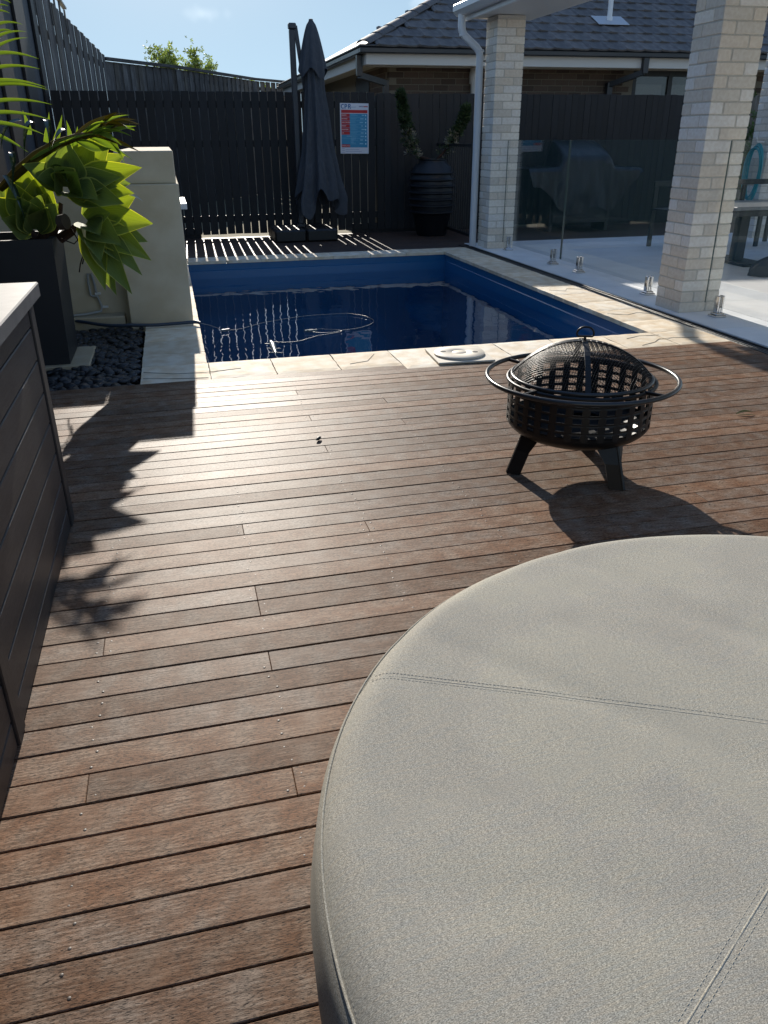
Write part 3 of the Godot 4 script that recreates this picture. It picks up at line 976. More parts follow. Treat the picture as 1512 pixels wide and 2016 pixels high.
func neighbour_house() -> void:
	var h := thing("neighbour_house", "single storey brown brick house with dark tiled hip roof", "house")
	var st := new_st()
	var wx0 := 3.46
	var wx1 := 13.5
	var wz := -13.3
	# walls: mortar body, then bricks laid over the part that shows above the fence
	span(st, Vector3(wx0 + 0.006, -0.08, -22.0), Vector3(7.63, 2.30, wz - 0.006), 0.002)
	span(st, Vector3(9.95, -0.08, -22.0), Vector3(wx1, 2.30, wz - 0.006), 0.002)
	span(st, Vector3(7.634, -0.08, -22.0), Vector3(9.946, 0.9, wz - 0.006), 0.002)
	span(st, Vector3(7.634, 0.903, -22.0), Vector3(9.946, 2.30, wz - 0.9), 0.002)
	var wall := part(h, "wall", st, M.brown_mortar)
	var bm := []
	for k in 3:
		st = new_st()
		cbox(st, Vector3.ZERO, Vector3(0.232, 0.076, 0.11), 0.003, Vector2(rng.randf(), rng.randf()))
		bm.append(done(st))
	for row in 6:
		var yy := 1.79 + 0.087 * row
		var x := wx0 + 0.116 + (0.0 if row % 2 == 0 else 0.121)
		while x < 11.4:
			if x < 7.52 or x > 10.07: part(wall, "brick", bm[rng.randi() % 3], M.brown_brick[rng.randi() % 3], Vector3(x, yy, wz - 0.055))
			x += 0.242
		var z := wz - 0.235 - (0.121 if row % 2 == 0 else 0.0)
		while z > -15.6:
			part(wall, "brick", bm[rng.randi() % 3], M.brown_brick[rng.randi() % 3], Vector3(wx0 + 0.055, yy, z), Basis(Vector3.UP, PI / 2))
			z -= 0.242
	# window on the right
	var win := thing_part(h, "window")
	for e in [[7.632, 7.70], [8.29, 8.37], [9.58, 9.948]]:
		st = new_st()
		span(st, Vector3(e[0], 0.905, wz - 0.07), Vector3(e[1], 2.28, wz - 0.01), 0.003)
		part(win, "frame", st, M.dark_metal)
	st = new_st()
	span(st, Vector3(7.70, 2.16, wz - 0.068), Vector3(9.58, 2.282, wz - 0.012), 0.003)
	part(win, "frame", st, M.dark_metal)
	for e in [[7.702, 8.288], [8.372, 9.578]]:
		st = new_st()
		span(st, Vector3(e[0], 0.908, wz - 0.045), Vector3(e[1], 2.158, wz - 0.039), 0.001)
		part(win, "pane", st, M.window)
		st = new_st()
		span(st, Vector3(e[0], 0.92, wz - 0.20), Vector3(e[1], 2.05, wz - 0.19), 0.001)
		part(win, "blind", st, M.blind)
	# window on the left side wall
	st = new_st()
	span(st, Vector3(wx0 - 0.012, 0.9, -15.6), Vector3(wx0 + 0.004, 2.24, -14.6), 0.002)
	part(h, "side_window", st, M.dark_metal)
	# eaves
	var gx := 2.92
	var gz := -12.76
	st = new_st()
	span(st, Vector3(gx + 0.10, 2.300, -22.0), Vector3(wx1 + 0.4, 2.312, gz - 0.10), 0.001)
	part(h, "soffit", st, M.soffit)
	st = new_st()
	span(st, Vector3(gx + 0.08, 2.235, gz - 0.105), Vector3(wx1 + 0.4, 2.395, gz - 0.075), 0.003)
	span(st, Vector3(gx + 0.08, 2.235, -22.0), Vector3(gx + 0.11, 2.395, gz - 0.108), 0.003)
	part(h, "fascia", st, M.trim)
	st = new_st()
	span(st, Vector3(gx + 0.12, 2.236, wz + 0.003), Vector3(wx1, 2.298, wz + 0.03), 0.002)
	part(h, "eave_mould", st, M.soffit)
	st = new_st()
	span(st, Vector3(gx - 0.03, 2.375, gz - 0.072), Vector3(wx1 + 0.4, 2.45, gz + 0.03), 0.012)
	span(st, Vector3(gx - 0.045, 2.452, gz - 0.072), Vector3(wx1 + 0.4, 2.482, gz + 0.045), 0.008)
	span(st, Vector3(gx - 0.03, 2.375, -22.0), Vector3(gx + 0.078, 2.45, gz - 0.075), 0.012)
	span(st, Vector3(gx - 0.045, 2.452, -22.0), Vector3(gx + 0.078, 2.482, gz - 0.075), 0.008)
	part(h, "gutter", st, M.gutter_dark)
	# roof: a hipped body with tiles laid in courses on the slope that shows
	var sl := deg_to_rad(26.5)
	var y0 := 2.455
	var deep := 4.9
	var rise := deep * tan(sl)
	st = new_st()
	var c0 := Vector3(gx, y0, gz)
	var c1 := Vector3(wx1 + 0.5, y0, gz)
	var c2 := Vector3(wx1 + 0.5, y0, gz - deep * 2)
	var c3 := Vector3(gx, y0, gz - deep * 2)
	var r0 := Vector3(gx + deep, y0 + rise, gz - deep)
	var r1 := Vector3(wx1 + 0.5 - deep, y0 + rise, gz - deep)
	poly(st, [c0, c1, r1, r0], Vector3(0, 1, 1))
	poly(st, [c0, r0, c3], Vector3(-1, 1, 0))
	poly(st, [c3, c2, r1, r0], Vector3(0, 1, -1))
	poly(st, [c1, c2, r1], Vector3(1, 1, 0))
	poly(st, [c0, c1, c2, c3], Vector3(0, -1, 0))
	var roof := part(h, "roof", st, M.roof[1])
	st = new_st()
	var prof := func(u: float) -> float:
		return 0.012 * exp(-pow((u - 0.12) / 0.07, 2.0)) + 0.004 * sin(u * TAU)
	var tw := 0.305
	var tl := 0.365
	var nseg := 8
	for k in nseg:
		var u0 := float(k) / nseg
		var u1 := float(k + 1) / nseg
		var x0 := (u0 - 0.5) * tw
		var x1 := (u1 - 0.5) * tw
		var h0: float = prof.call(u0)
		var h1: float = prof.call(u1)
		var n := Vector3(-(h1 - h0), x1 - x0, 0).normalized()
		poly(st, [Vector3(x0, 0.024 + h0, 0), Vector3(x1, 0.024 + h1, 0), Vector3(x1, 0.024 + h1, -tl), Vector3(x0, 0.024 + h0, -tl)], n)
		poly(st, [Vector3(x0, 0.024 + h0, 0), Vector3(x1, 0.024 + h1, 0), Vector3(x1, h1 * 0.9, 0), Vector3(x0, h0 * 0.9, 0)], Vector3(0, 0, 1))
	poly(st, [Vector3(-tw / 2, 0.024, 0), Vector3(-tw / 2, 0, 0), Vector3(-tw / 2, 0, -tl), Vector3(-tw / 2, 0.024, -tl)], Vector3(-1, 0, 0))
	var tile := done(st)
	var tb := Basis(Vector3.RIGHT, sl - 0.055)
	var far_tiles := []
	for row in 17:
		var s := -0.03 + row * 0.325
		var zc := gz - s * cos(sl) + 0.03
		var yc := y0 + s * sin(sl) + 0.012
		var x := gx + s * cos(sl) + 0.19 + (0.0 if row % 2 == 0 else 0.15)
		x = gx + 0.05 + tw * ceilf((x - gx - 0.05) / tw) + (0.0 if row % 2 == 0 else -tw * 0.5)
		while x < wx1 - 0.3 - s * 0.4:
			var jb := tb * Basis(Vector3.UP, rng.randf_range(-0.006, 0.006))
			var pos := Vector3(x, yc + rng.randf_range(-0.0015, 0.0015), zc)
			if row < 10 and x < 10.6: part(roof, "tile", tile, M.roof[rng.randi() % 3], pos, jb)
			else: far_tiles.append(Transform3D(jb, pos))
			x += tw
	many(roof, "upper_tiles", tile, M.roof[0], far_tiles)
	# hip cappings
	st = new_st()
	for k in 8:
		var t := 0.20 - PI * 0.0
		pass
	var hip_dir := (r0 - c0).normalized()
	var hs := hip_dir.cross(Vector3.UP).normalized()
	var hu := hs.cross(hip_dir)
	var capm := new_st()
	var capf := func(u: float, v: float) -> Vector3:
		var a := lerpf(-1.25, 1.25, u)
		return Vector3(sin(a) * 0.125, cos(a) * 0.085 - 0.045 - v * 0.012, -v * 0.42)
	sheet(capm, 8, 2, capf, Vector2.ONE, true)
	sheet(capm, 8, 1, func(u: float, v: float) -> Vector3:
		var a := lerpf(-1.25, 1.25, u)
		return Vector3(sin(a) * 0.125, cos(a) * 0.085 - 0.045 - v * 0.02, 0.0), Vector2.ONE)
	var capmesh := done(capm)
	for k in 19:
		part(roof, "hip_cap", capmesh, M.roof[k % 3], c0 + hip_dir * (0.02 + 0.385 * k) + Vector3(0, 0.045, 0), Basis(hs, hu, -hip_dir))
	# vent pipe with its flashing
	var v0 := Vector3(7.30, y0 + (1.05) * sin(sl), gz - 1.05 * cos(sl))
	st = new_st()
	tube(st, [v0 + Vector3(0, -0.05, 0), v0 + Vector3(0.0, 0.30, 0), v0 + Vector3(0, 0.42, 0)], [0.042, 0.040, 0.036], 14)
	lathe(st, [Vector2(0.052, -0.02), Vector2(0.05, 0.10), Vector2(0.043, 0.11)], 14, v0)
	part(h, "vent_pipe", st, M.white_metal)
	st = new_st()
	XF = Transform3D(Basis(Vector3.RIGHT, sl - 0.02), v0 + Vector3(0, 0.052, 0.03))
	cbox(st, Vector3(0, 0.0, 0.0), Vector3(0.55, 0.008, 0.36), 0.003)
	XF = Transform3D.IDENTITY
	part(h, "flashing", st, plain(lin(0.42, 0.44, 0.47), 0.35))
	# downpipes
	st = new_st()
	bar(st, Vector3(gx + 0.02, 2.37, -13.05), Vector3(gx + 0.02, 2.10, -13.05), 0.085, 0.085)
	bar(st, Vector3(gx + 0.02, 2.11, -13.05), Vector3(3.40, 2.02, -13.26), 0.08, 0.08)
	bar(st, Vector3(3.40, 2.06, -13.26), Vector3(3.40, -0.05, -13.26), 0.085, 0.085)
	part(h, "downpipe", st, M.gutter_dark)
	st = new_st()
	bar(st, Vector3(7.52, 2.39, -12.80), Vector3(7.52, 2.16, -12.80), 0.09, 0.09)
	bar(st, Vector3(7.52, 2.18, -12.80), Vector3(7.16, 2.02, -13.23), 0.08, 0.08)
	bar(st, Vector3(7.16, 2.05, -13.23), Vector3(7.16, -0.05, -13.23), 0.09, 0.09)
	part(h, "downpipe", st, M.gutter_dark)
	st = new_st()
	tube(st, [Vector3(4.82, 2.22, -13.25), Vector3(4.82, 2.1, -13.22), Vector3(4.84, 1.2, -13.22)], [0.06, 0.058, 0.05], 12)
	lathe(st, [Vector2(0.075, 2.02), Vector2(0.078, 2.12), Vector2(0.07, 2.2), Vector2(0.04, 2.23)], 12, Vector3(4.82, 0, -13.23))
	part(h, "vent_cowl", st, M.trim)

func thing_part(parent: Node, called: String) -> Node3D:
	var o := Node3D.new()
	o.name = called
	parent.add_child(o, true)
	return o

func water_wall() -> void:
	var w := thing("water_feature", "thick cream rendered wall with spillway on the pool's left edge", "wall", Vector3(-0.16, 0, -6.22))
	var st := new_st()
	var x := 0.16
	span(st, Vector3(-0.39 + x, -0.08, 6.22 - 9.93), Vector3(0.068 + x, 0.972, 0.0), 0.006)
	part(w, "lower_block", st, M.render)
	st = new_st()
	span(st, Vector3(-0.35 + x, 0.9725, 6.22 - 9.90), Vector3(0.054 + x, 1.186, -0.035), 0.007)
	part(w, "upper_block", st, M.render)
	st = new_st()
	span(st, Vector3(0.065 + x, 0.745, -1.55), Vector3(0.125 + x, 0.79, -0.75), 0.004)
	part(w, "spillway", st, M.white_metal)
	# low rendered wall behind the planter, with a pipe clipped to it
	var l := thing("rendered_wall", "beige rendered wall with a grey pipe behind the planter", "wall")
	st = new_st()
	span(st, Vector3(-1.30, -0.08, -6.75), Vector3(-0.395, 0.98, -6.42), 0.006)
	part(l, "wall_body", st, M.render)
	st = new_st()
	span(st, Vector3(-1.30, -0.08, -6.416), Vector3(-0.43, 0.062, -6.25), 0.008)
	part(l, "footing", st, M.footing)
	st = new_st()
	var px := -0.645
	tube(st, [Vector3(px - 0.02, 0.30, -6.395), Vector3(px - 0.012, 0.355, -6.395), Vector3(px + 0.012, 0.36, -6.395), Vector3(px + 0.022, 0.30, -6.395), Vector3(px + 0.028, 0.2, -6.395), Vector3(px + 0.05, 0.12, -6.39), Vector3(px + 0.045, 0.085, -6.37), Vector3(px - 0.06, 0.075, -6.33), Vector3(px - 0.2, 0.07, -6.32)], 0.0085, 10)
	part(l, "pipe", st, plain(lin(0.34, 0.34, 0.33), 0.5))
	st = new_st()
	tube(st, [Vector3(px - 0.02, 0.30, -6.395), Vector3(px - 0.016, 0.20, -6.395), Vector3(px + 0.03, 0.19, -6.395)], 0.0085, 10)
	part(l, "pipe", st, plain(lin(0.34, 0.34, 0.33), 0.5))
	st = new_st()
	for q in [Vector3(px + 0.035, 0.21, -6.40), Vector3(px + 0.075, 0.11, -6.40)]: cbox(st, q, Vector3(0.045, 0.016, 0.03), 0.003)
	part(l, "clip", st, M.trim)

func counter() -> void:
	var c := thing("counter", "charcoal timber clad bench with grey stone top at the left", "bench")
	var st := new_st()
	var zf := -2.79
	span(st, Vector3(-1.15, -0.05, zf + 0.02), Vector3(-0.502, 0.79, 0.8), 0.002)
	part(c, "core", st, M.plastic)
	var pitch := 0.1065
	for k in 8:
		var y1 := 0.79 - 0.073 - pitch * k
		var top := 0.788 if k == 0 else y1 + pitch - 0.0045
		for e in [[zf + 0.078, -1.63], [-1.55, 0.8]]:
			st = new_st()
			span(st, Vector3(-0.499, maxf(y1, 0.004), e[0]), Vector3(-0.476, top, e[1]), 0.0025, Vector2(rng.randf() * 3, rng.randf() * 3), 2)
			part(c, "cladding_board", st, M.clad[rng.randi() % 3])
	for e in [[zf, zf + 0.072], [-1.626, -1.554]]:
		st = new_st()
		span(st, Vector3(-0.50, 0.002, e[0]), Vector3(-0.470, 0.789, e[1]), 0.003, Vector2(rng.randf(), rng.randf()), 1)
		part(c, "corner_trim", st, M.clad[1])
	for k in 8:
		var y1 := 0.79 - 0.073 - pitch * k
		var top := 0.788 if k == 0 else y1 + pitch - 0.0045
		st = new_st()
		span(st, Vector3(-1.15, maxf(y1, 0.004), zf - 0.004), Vector3(-0.505, top, zf + 0.018), 0.0025, Vector2(rng.randf() * 3, rng.randf() * 3), 0)
		part(c, "cladding_board", st, M.clad[rng.randi() % 3])
	st = new_st()
	span(st, Vector3(-1.19, 0.7905, zf - 0.035), Vector3(-0.447, 0.838, 0.85), 0.004)
	part(c, "stone_top", st, M.cap)

func glass_fence() -> void:
	var zz := [[-9.62, -8.005], [-7.985, -5.86], [-5.44, -3.3]]
	var lab := ["far frameless glass panel beside the far column", "middle frameless glass panel between the two columns", "near frameless glass panel reaching past the near column"]
	var x := 3.965
	for k in 3:
		var t := thing("glass_panel", lab[k], "glass panel", Vector3.ZERO, "frameless glass pool fence panels")
		var st := new_st()
		span(st, Vector3(x - 0.006, 0.075, zz[k][0]), Vector3(x + 0.006, 1.225, zz[k][1]), 0.001)
		part(t, "pane", st, M.glass)
		st = new_st()
		for e in [zz[k][0], zz[k][1]]: span(st, Vector3(x - 0.0055, 0.078, e - 0.0015), Vector3(x + 0.0055, 1.222, e + 0.0015), 0.0005)
		span(st, Vector3(x - 0.0055, 1.2255, zz[k][0]), Vector3(x + 0.0055, 1.2275, zz[k][1]), 0.0005)
		part(t, "polished_edge", st, M.glass_edge)
	var zs := [-9.44, -8.17, -7.56, -6.26, -5.27]
	var sl := ["glass spigot at the foot of the far column", "glass spigot just left of the gap in the glass", "glass spigot just right of the gap in the glass", "glass spigot left of the near column", "glass spigot right of the near column"]
	for k in 5:
		var s := thing("spigot", "polished steel " + sl[k], "spigot", Vector3(x, 0, zs[k]), "steel spigots holding the glass fence")
		var st := new_st()
		cbox(st, Vector3(0, 0.008, 0), Vector3(0.10, 0.016, 0.10), 0.004)
		cbox(st, Vector3(0, 0.024, 0), Vector3(0.078, 0.016, 0.078), 0.006)
		part(s, "base_plate", st, M.chrome)
		for e in [-1.0, 1.0]:
			st = new_st()
			cbox(st, Vector3(e * 0.0185, 0.095, 0), Vector3(0.021, 0.128, 0.048), 0.005)
			part(s, "clamp_jaw", st, M.chrome)
		st = new_st()
		cbox(st, Vector3(0, 0.052, 0), Vector3(0.016, 0.042, 0.047), 0.002)
		part(s, "foot", st, M.chrome)

func umbrella() -> void:
	var u := thing("umbrella", "closed charcoal cantilever umbrella standing before the black fence", "umbrella", Vector3(1.74, -0.012, -11.52))
	var st: SurfaceTool
	for e in [[-1, -1], [-1, 1], [1, -1], [1, 1]]:
		st = new_st()
		cbox(st, Vector3(e[0] * 0.217, 0.082, e[1] * 0.20), Vector3(0.425, 0.16, 0.39), 0.022)
		part(u, "base_weight", st, M.plastic)
	st = new_st()
	span(st, Vector3(-0.05, 0.16, -0.13), Vector3(0.05, 0.20, -0.03), 0.004)
	span(st, Vector3(-0.036, 0.20, -0.115), Vector3(0.036, 2.53, -0.045), 0.008)
	part(u, "mast", st, M.mast)
	st = new_st()
	span(st, Vector3(-0.045, 2.531, -0.125), Vector3(0.055, 2.60, -0.035), 0.012)
	part(u, "mast_cap", st, M.mast)
	st = new_st()
	bar(st, Vector3(0.045, 2.57, -0.08), Vector3(0.20, 1.35, -0.05), 0.04, 0.05)
	part(u, "arm", st, M.mast)
	# furled canopy: deep vertical folds, with ragged hem points
	var c := Vector3(0.235, 0, 0.02)
	var f := FastNoiseLite.new()
	f.seed = 77
	f.frequency = 1.2
	var hem := func(a: float) -> float:
		return 0.50 + 0.13 * sin(a * 4.0 + 2.2) + 0.10 * sin(a * 7.0 + 2.0)
	var fn := func(uu: float, v: float) -> Vector3:
		var a := uu * TAU
		var yb: float = hem.call(a)
		var yy := lerpf(yb, 2.56, v)
		var k := clampf((2.56 - yy) / 2.0, 0.0, 1.0)
		var r := 0.035 + 0.13 * pow(k, 0.45) + 0.14 * k * k * k
		var fold := 1.6 * absf(sin(a * 4.5 + 0.6 * sin(yy * 1.3) + f.get_noise_1d(yy) * 0.5)) - 0.9 + 0.25 * sin(a * 19.0 + yy)
		r *= 1.0 + (0.12 + 0.26 * k) * fold * (0.7 + 0.3 * sin(a * 3.0 + 1.0))
		r += f.get_noise_2d(cos(a) * 1.5, yy * 1.5 + sin(a)) * 0.02
		return c + Vector3(cos(a) * r + 0.03 * k, yy, sin(a) * r * 0.8)
	st = new_st()
	sheet(st, 112, 44, fn, Vector2(2.0, 2.2), true)
	part(u, "canopy", st, M.canopy)
	st = new_st()
	var flap := func(uu: float, v: float) -> Vector3:
		var a := uu * TAU
		var yb := 2.03 + 0.06 * sin(a * 4.0 + 0.4)
		var yy := lerpf(yb, 2.615, v)
		var k := clampf((2.615 - yy) / 0.55, 0.0, 1.0)
		var r := 0.03 + 0.145 * pow(k, 0.62)
		r *= 1.0 + 0.10 * k * sin(a * 8.0 + 0.9)
		return c + Vector3(cos(a) * r, yy, sin(a) * r * 0.85)
	sheet(st, 80, 14, flap, Vector2(2.0, 0.6), true)
	lathe(st, [Vector2(0.03, 2.612), Vector2(0.026, 2.635), Vector2(0.001, 2.642)], 12, c)
	part(u, "vent_flap", st, M.canopy)
	st = new_st()
	tube(st, [c + Vector3(0, 0.75, 0), c + Vector3(0, 1.5, 0)], 0.025, 10)
	part(u, "hub_pole", st, M.mast)

func words(parent: Node, called: String, s: String, h: float, pos: Vector3, m: Material, bold := true) -> void:
	var t := TextMesh.new()
	var f := SystemFont.new()
	f.font_names = PackedStringArray(["Droid Sans"])
	f.font_weight = 700 if bold else 400
	t.font = f
	t.text = s
	t.font_size = 32
	t.pixel_size = h / 23.5
	t.depth = 0.001
	t.horizontal_alignment = HORIZONTAL_ALIGNMENT_LEFT
	t.vertical_alignment = VERTICAL_ALIGNMENT_CENTER
	part(parent, called, t, m, pos)

func cpr_sign() -> void:
	var s := thing("resuscitation_sign", "white, red and blue CPR chart fixed to the black fence", "sign", Vector3(2.627, 1.382, -12.034))
	s.rotation.z = -0.012
	var W := 0.41
	var H := 0.64
	var iw := 328
	var ih := 512
	var im := Image.create(iw, ih, false, Image.FORMAT_RGB8)
	var white := Color(0.86, 0.87, 0.90)
	var red := Color(0.74, 0.07, 0.12)
	var blue := Color(0.16, 0.56, 0.72)
	var pale := Color(0.55, 0.78, 0.86)
	im.fill(white)
	im.fill_rect(Rect2i(12, 66, 304, 32), red)
	im.fill_rect(Rect2i(12, 104, 304, 344), blue)
	for k in 6: im.fill_rect(Rect2i(12, 104 + k * 36, 98, 33), red)
	for k in 7: im.fill_rect(Rect2i(12, 137 + k * 36, 304, 2), pale if k > 5 else Color(0.72, 0.55, 0.62) if false else pale)
	im.fill_rect(Rect2i(12, 418, 98, 28), red)
	var rr := RandomNumberGenerator.new()
	rr.seed = 3
	for k in 9:
		var yy := 112 + k * 36
		if k == 8: yy = 402
		for l in 2: im.fill_rect(Rect2i(120, yy + l * 9, rr.randi_range(50, 90), 2), pale)
		im.fill_rect(Rect2i(rr.randi_range(220, 250), yy + 2, rr.randi_range(20, 44), 10), pale)
		im.fill_rect(Rect2i(288, yy + 2, 14, 14), Color(0.75, 0.88, 0.93))
	for k in 4: im.fill_rect(Rect2i(120 if k != 0 else 70, 330 + k * 20, rr.randi_range(30, 60), 5), pale)
	for k in 5: im.fill_rect(Rect2i(14 if k % 2 == 0 else 60, 458 + k * 10, rr.randi_range(100, 240) if k % 2 else 34, 3), Color(0.55, 0.58, 0.72))
	for k in 2: im.fill_rect(Rect2i(118, 34 + k * 9, 70 - k * 8, 3), Color(0.50, 0.62, 0.74))
	var st := new_st()
	cbox(st, Vector3.ZERO, Vector3(W, H, 0.004), 0.001)
	part(s, "backing", st, M.paper)
	st = new_st()
	var z := 0.0035
	var q := [[-W / 2 + 0.002, -H / 2 + 0.002, 0, 1], [W / 2 - 0.002, -H / 2 + 0.002, 1, 1], [W / 2 - 0.002, H / 2 - 0.002, 1, 0], [-W / 2 + 0.002, H / 2 - 0.002, 0, 0]]
	for i in [0, 2, 1, 0, 3, 2]: vtx(st, Vector3(q[i][0], q[i][1], z), Vector3(0, 0, 1), Vector2(q[i][2], q[i][3]))
	var pm := plain(Color.WHITE, 0.4)
	pm.albedo_texture = tex(im)
	part(s, "chart", st, pm)
	var ink := plain(Color(0.10, 0.40, 0.62), 0.5)
	var wt := plain(gray(0.8), 0.5)
	words(s, "title", "CPR", 0.058, Vector3(-0.195, 0.278, 0.0045), ink)
	var rows := ["DANGER", "RESPONSE", "SEND FOR HELP", "AIRWAY", "BREATHING", "CPR"]
	for k in 6: words(s, "heading", rows[k], 0.0125, Vector3(-0.184, 0.17 - k * 0.045, 0.0045), wt)
	words(s, "heading", "DEFIBRILLATION", 0.0105, Vector3(-0.184, -0.219, 0.0045), wt)
	words(s, "logo", "resus", 0.020, Vector3(0.062, 0.279, 0.0045), plain(Color(0.45, 0.47, 0.60), 0.5), false) if false else null
	st = new_st()
	for k in 5: cbox(st, Vector3(0.072 + k * 0.0125, 0.279, 0.0042), Vector3(0.009, 0.014, 0.0012), 0.0002)
	part(s, "logo", st, plain(Color(0.45, 0.47, 0.60), 0.5))
	st = new_st()
	for k in 5: cbox(st, Vector3(0.137 + k * 0.0125, 0.279, 0.0042), Vector3(0.0095, 0.015, 0.0012), 0.0002)
	part(s, "logo", st, plain(red, 0.5))

func fire_pit() -> void:
	var C := Vector3(1.505, 0, -2.765)
	var t := thing("fire_pit", "round black steel fire pit with lattice bowl and mesh dome", "fire pit", C)
	var R := 0.285
	var st := new_st()
	# lattice wall: square windows between upright and level bands
	var prof := func(y: float) -> float:
		if y > 0.215: return R
		var k := clampf((0.215 - y) / 0.10, 0.0, 1.0)
		return R - 0.115 * (1.0 - sqrt(maxf(1.0 - k * k, 0.0)))
	var na := 29
	var y_lo := 0.212
	var rows := 5
	var rh := 0.0335
	var th := 0.003
	var pt := func(a: float, y: float, inset: float) -> Vector3:
		var rr: float = prof.call(y) - inset
		return Vector3(cos(a) * rr, y, sin(a) * rr)
	for i in na:
		var a0 := TAU * i / na
		var a1 := TAU * (i + 1) / na
		for j in rows:
			var y0 := y_lo + rh * j
			var y1 := y0 + rh
			var b0 := lerpf(a0, a1, 0.24)
			var b1 := lerpf(a0, a1, 0.77)
			var c0 := lerpf(y0, y1, 0.20)
			var c1 := lerpf(y0, y1, 0.82)
			for side in [0.0, th]:
				var s := 1.0 if side == 0.0 else -1.0
				var o := [pt.call(a0, y0, side), pt.call(a1, y0, side), pt.call(a1, y1, side), pt.call(a0, y1, side)]
				var q := [pt.call(b0, c0, side), pt.call(b1, c0, side), pt.call(b1, c1, side), pt.call(b0, c1, side)]
				var n := Vector3(cos((a0 + a1) / 2), 0, sin((a0 + a1) / 2)) * s
				for k in 4: poly(st, [o[k], o[(k + 1) % 4], q[(k + 1) % 4], q[k]], n)
			var qo := [pt.call(b0, c0, 0), pt.call(b1, c0, 0), pt.call(b1, c1, 0), pt.call(b0, c1, 0)]
			var qi := [pt.call(b0, c0, th), pt.call(b1, c0, th), pt.call(b1, c1, th), pt.call(b0, c1, th)]
			var ctr: Vector3 = (qo[0] + qo[2]) * 0.5
			for k in 4: poly(st, [qo[k], qo[(k + 1) % 4], qi[(k + 1) % 4], qi[k]], ctr - (qo[k] + qo[(k + 1) % 4]) * 0.5)
	part(t, "lattice_bowl", st, M.iron)
	# solid dish below and the rolled rim
	st = new_st()
	var dish := []
	for k in 11:
		var a := PI / 2 * k / 10.0
		dish.append(Vector2(0.001 + (R - 0.0) * sin(a) if k < 10 else R, 0.125 + 0.10 * (1.0 - cos(a))))
	lathe(st, dish, 48)
	var inner := []
	for k in range(10, -1, -1):
		var q: Vector2 = dish[k]
		inner.append(Vector2(maxf(q.x - 0.003, 0.0005), q.y + 0.003))
	lathe(st, inner, 48)
	part(t, "dish", st, M.iron)
	st = new_st()
	var rim := []
	for k in 64: rim.append(Vector3(cos(TAU * k / 64) * (R + 0.003), 0.383, sin(TAU * k / 64) * (R + 0.003)))
	tube(st, rim, 0.008, 8, true)
	part(t, "rim", st, M.iron)
	# outer hand ring on four spokes
	st = new_st()
	var ringp := []
	for k in 72: ringp.append(Vector3(cos(TAU * k / 72) * 0.372, 0.392, sin(TAU * k / 72) * 0.372))
	tube(st, ringp, 0.0095, 10, true)
	part(t, "hand_ring", st, M.iron_ring)
	for k in 4:
		var a := deg_to_rad(-28.0) + PI / 2 * k
		st = new_st()
		bar(st, Vector3(cos(a) * 0.285, 0.388, sin(a) * 0.285), Vector3(cos(a) * 0.366, 0.391, sin(a) * 0.366), 0.012, 0.012)
		part(t, "spoke", st, M.iron)
	# mesh dome: two crossing families of wires on a spherical cap
	var rd := 0.272
	var rise := 0.135
	var base := 0.397
	var sr := (rd * rd + rise * rise) / (2.0 * rise)
	var dome := func(x: float, z: float) -> Vector3:
		var q := x * x + z * z
		return Vector3(x, base + sqrt(maxf(sr * sr - q, 0.0)) - (sr - rise), z)
	st = new_st()
	var nw := 58
	for fam in 2:
		for k in range(1, nw):
			var c := lerpf(-rd, rd, float(k) / nw)
			var half := sqrt(rd * rd - c * c)
			if half < 0.02: continue
			var m := maxi(int(half * 70.0), 4)
			var pts := []
			for i in m + 1:
				var s := lerpf(-half, half, float(i) / m)
				var ang := PI / 4
				var v := Vector2(c, s) if fam == 0 else Vector2(s, c)
				v = v.rotated(ang)
				pts.append(dome.call(v.x, v.y))
			tube(st, pts, 0.0012, 3)
	part(t, "mesh_dome", st, M.iron)
	for k in 4:
		var a := deg_to_rad(22.0) + PI / 2 * k
		st = new_st()
		var prev := Vector3.ZERO
		for i in 13:
			var s := rd * (1.0 - i / 12.0)
			var q: Vector3 = dome.call(cos(a) * s, sin(a) * s) + Vector3(0, 0.003, 0)
			if i > 0: bar(st, prev, q, 0.022, 0.003, 0.0008)
			prev = q
		part(t, "dome_strap", st, M.iron_ring if k == 2 else M.iron)
	st = new_st()
	var dr := []
	for k in 64: dr.append(Vector3(cos(TAU * k / 64) * rd, base, sin(TAU * k / 64) * rd))
	tube(st, dr, 0.008, 8, true)
	part(t, "dome_rim", st, M.iron_ring)
	st = new_st()
	var top := base + rise
	tube(st, [Vector3(0, top, 0), Vector3(0, top + 0.016, 0)], 0.0055, 8)
	var loop := []
	for k in 20:
		var a := TAU * k / 20
		var yy := maxf(sin(a), -0.42)
		loop.append(Vector3(cos(a) * 0.030, top + 0.030 + yy * 0.026, cos(a) * 0.012))
	tube(st, loop, 0.004, 8, true)
	part(t, "handle", st, M.iron)
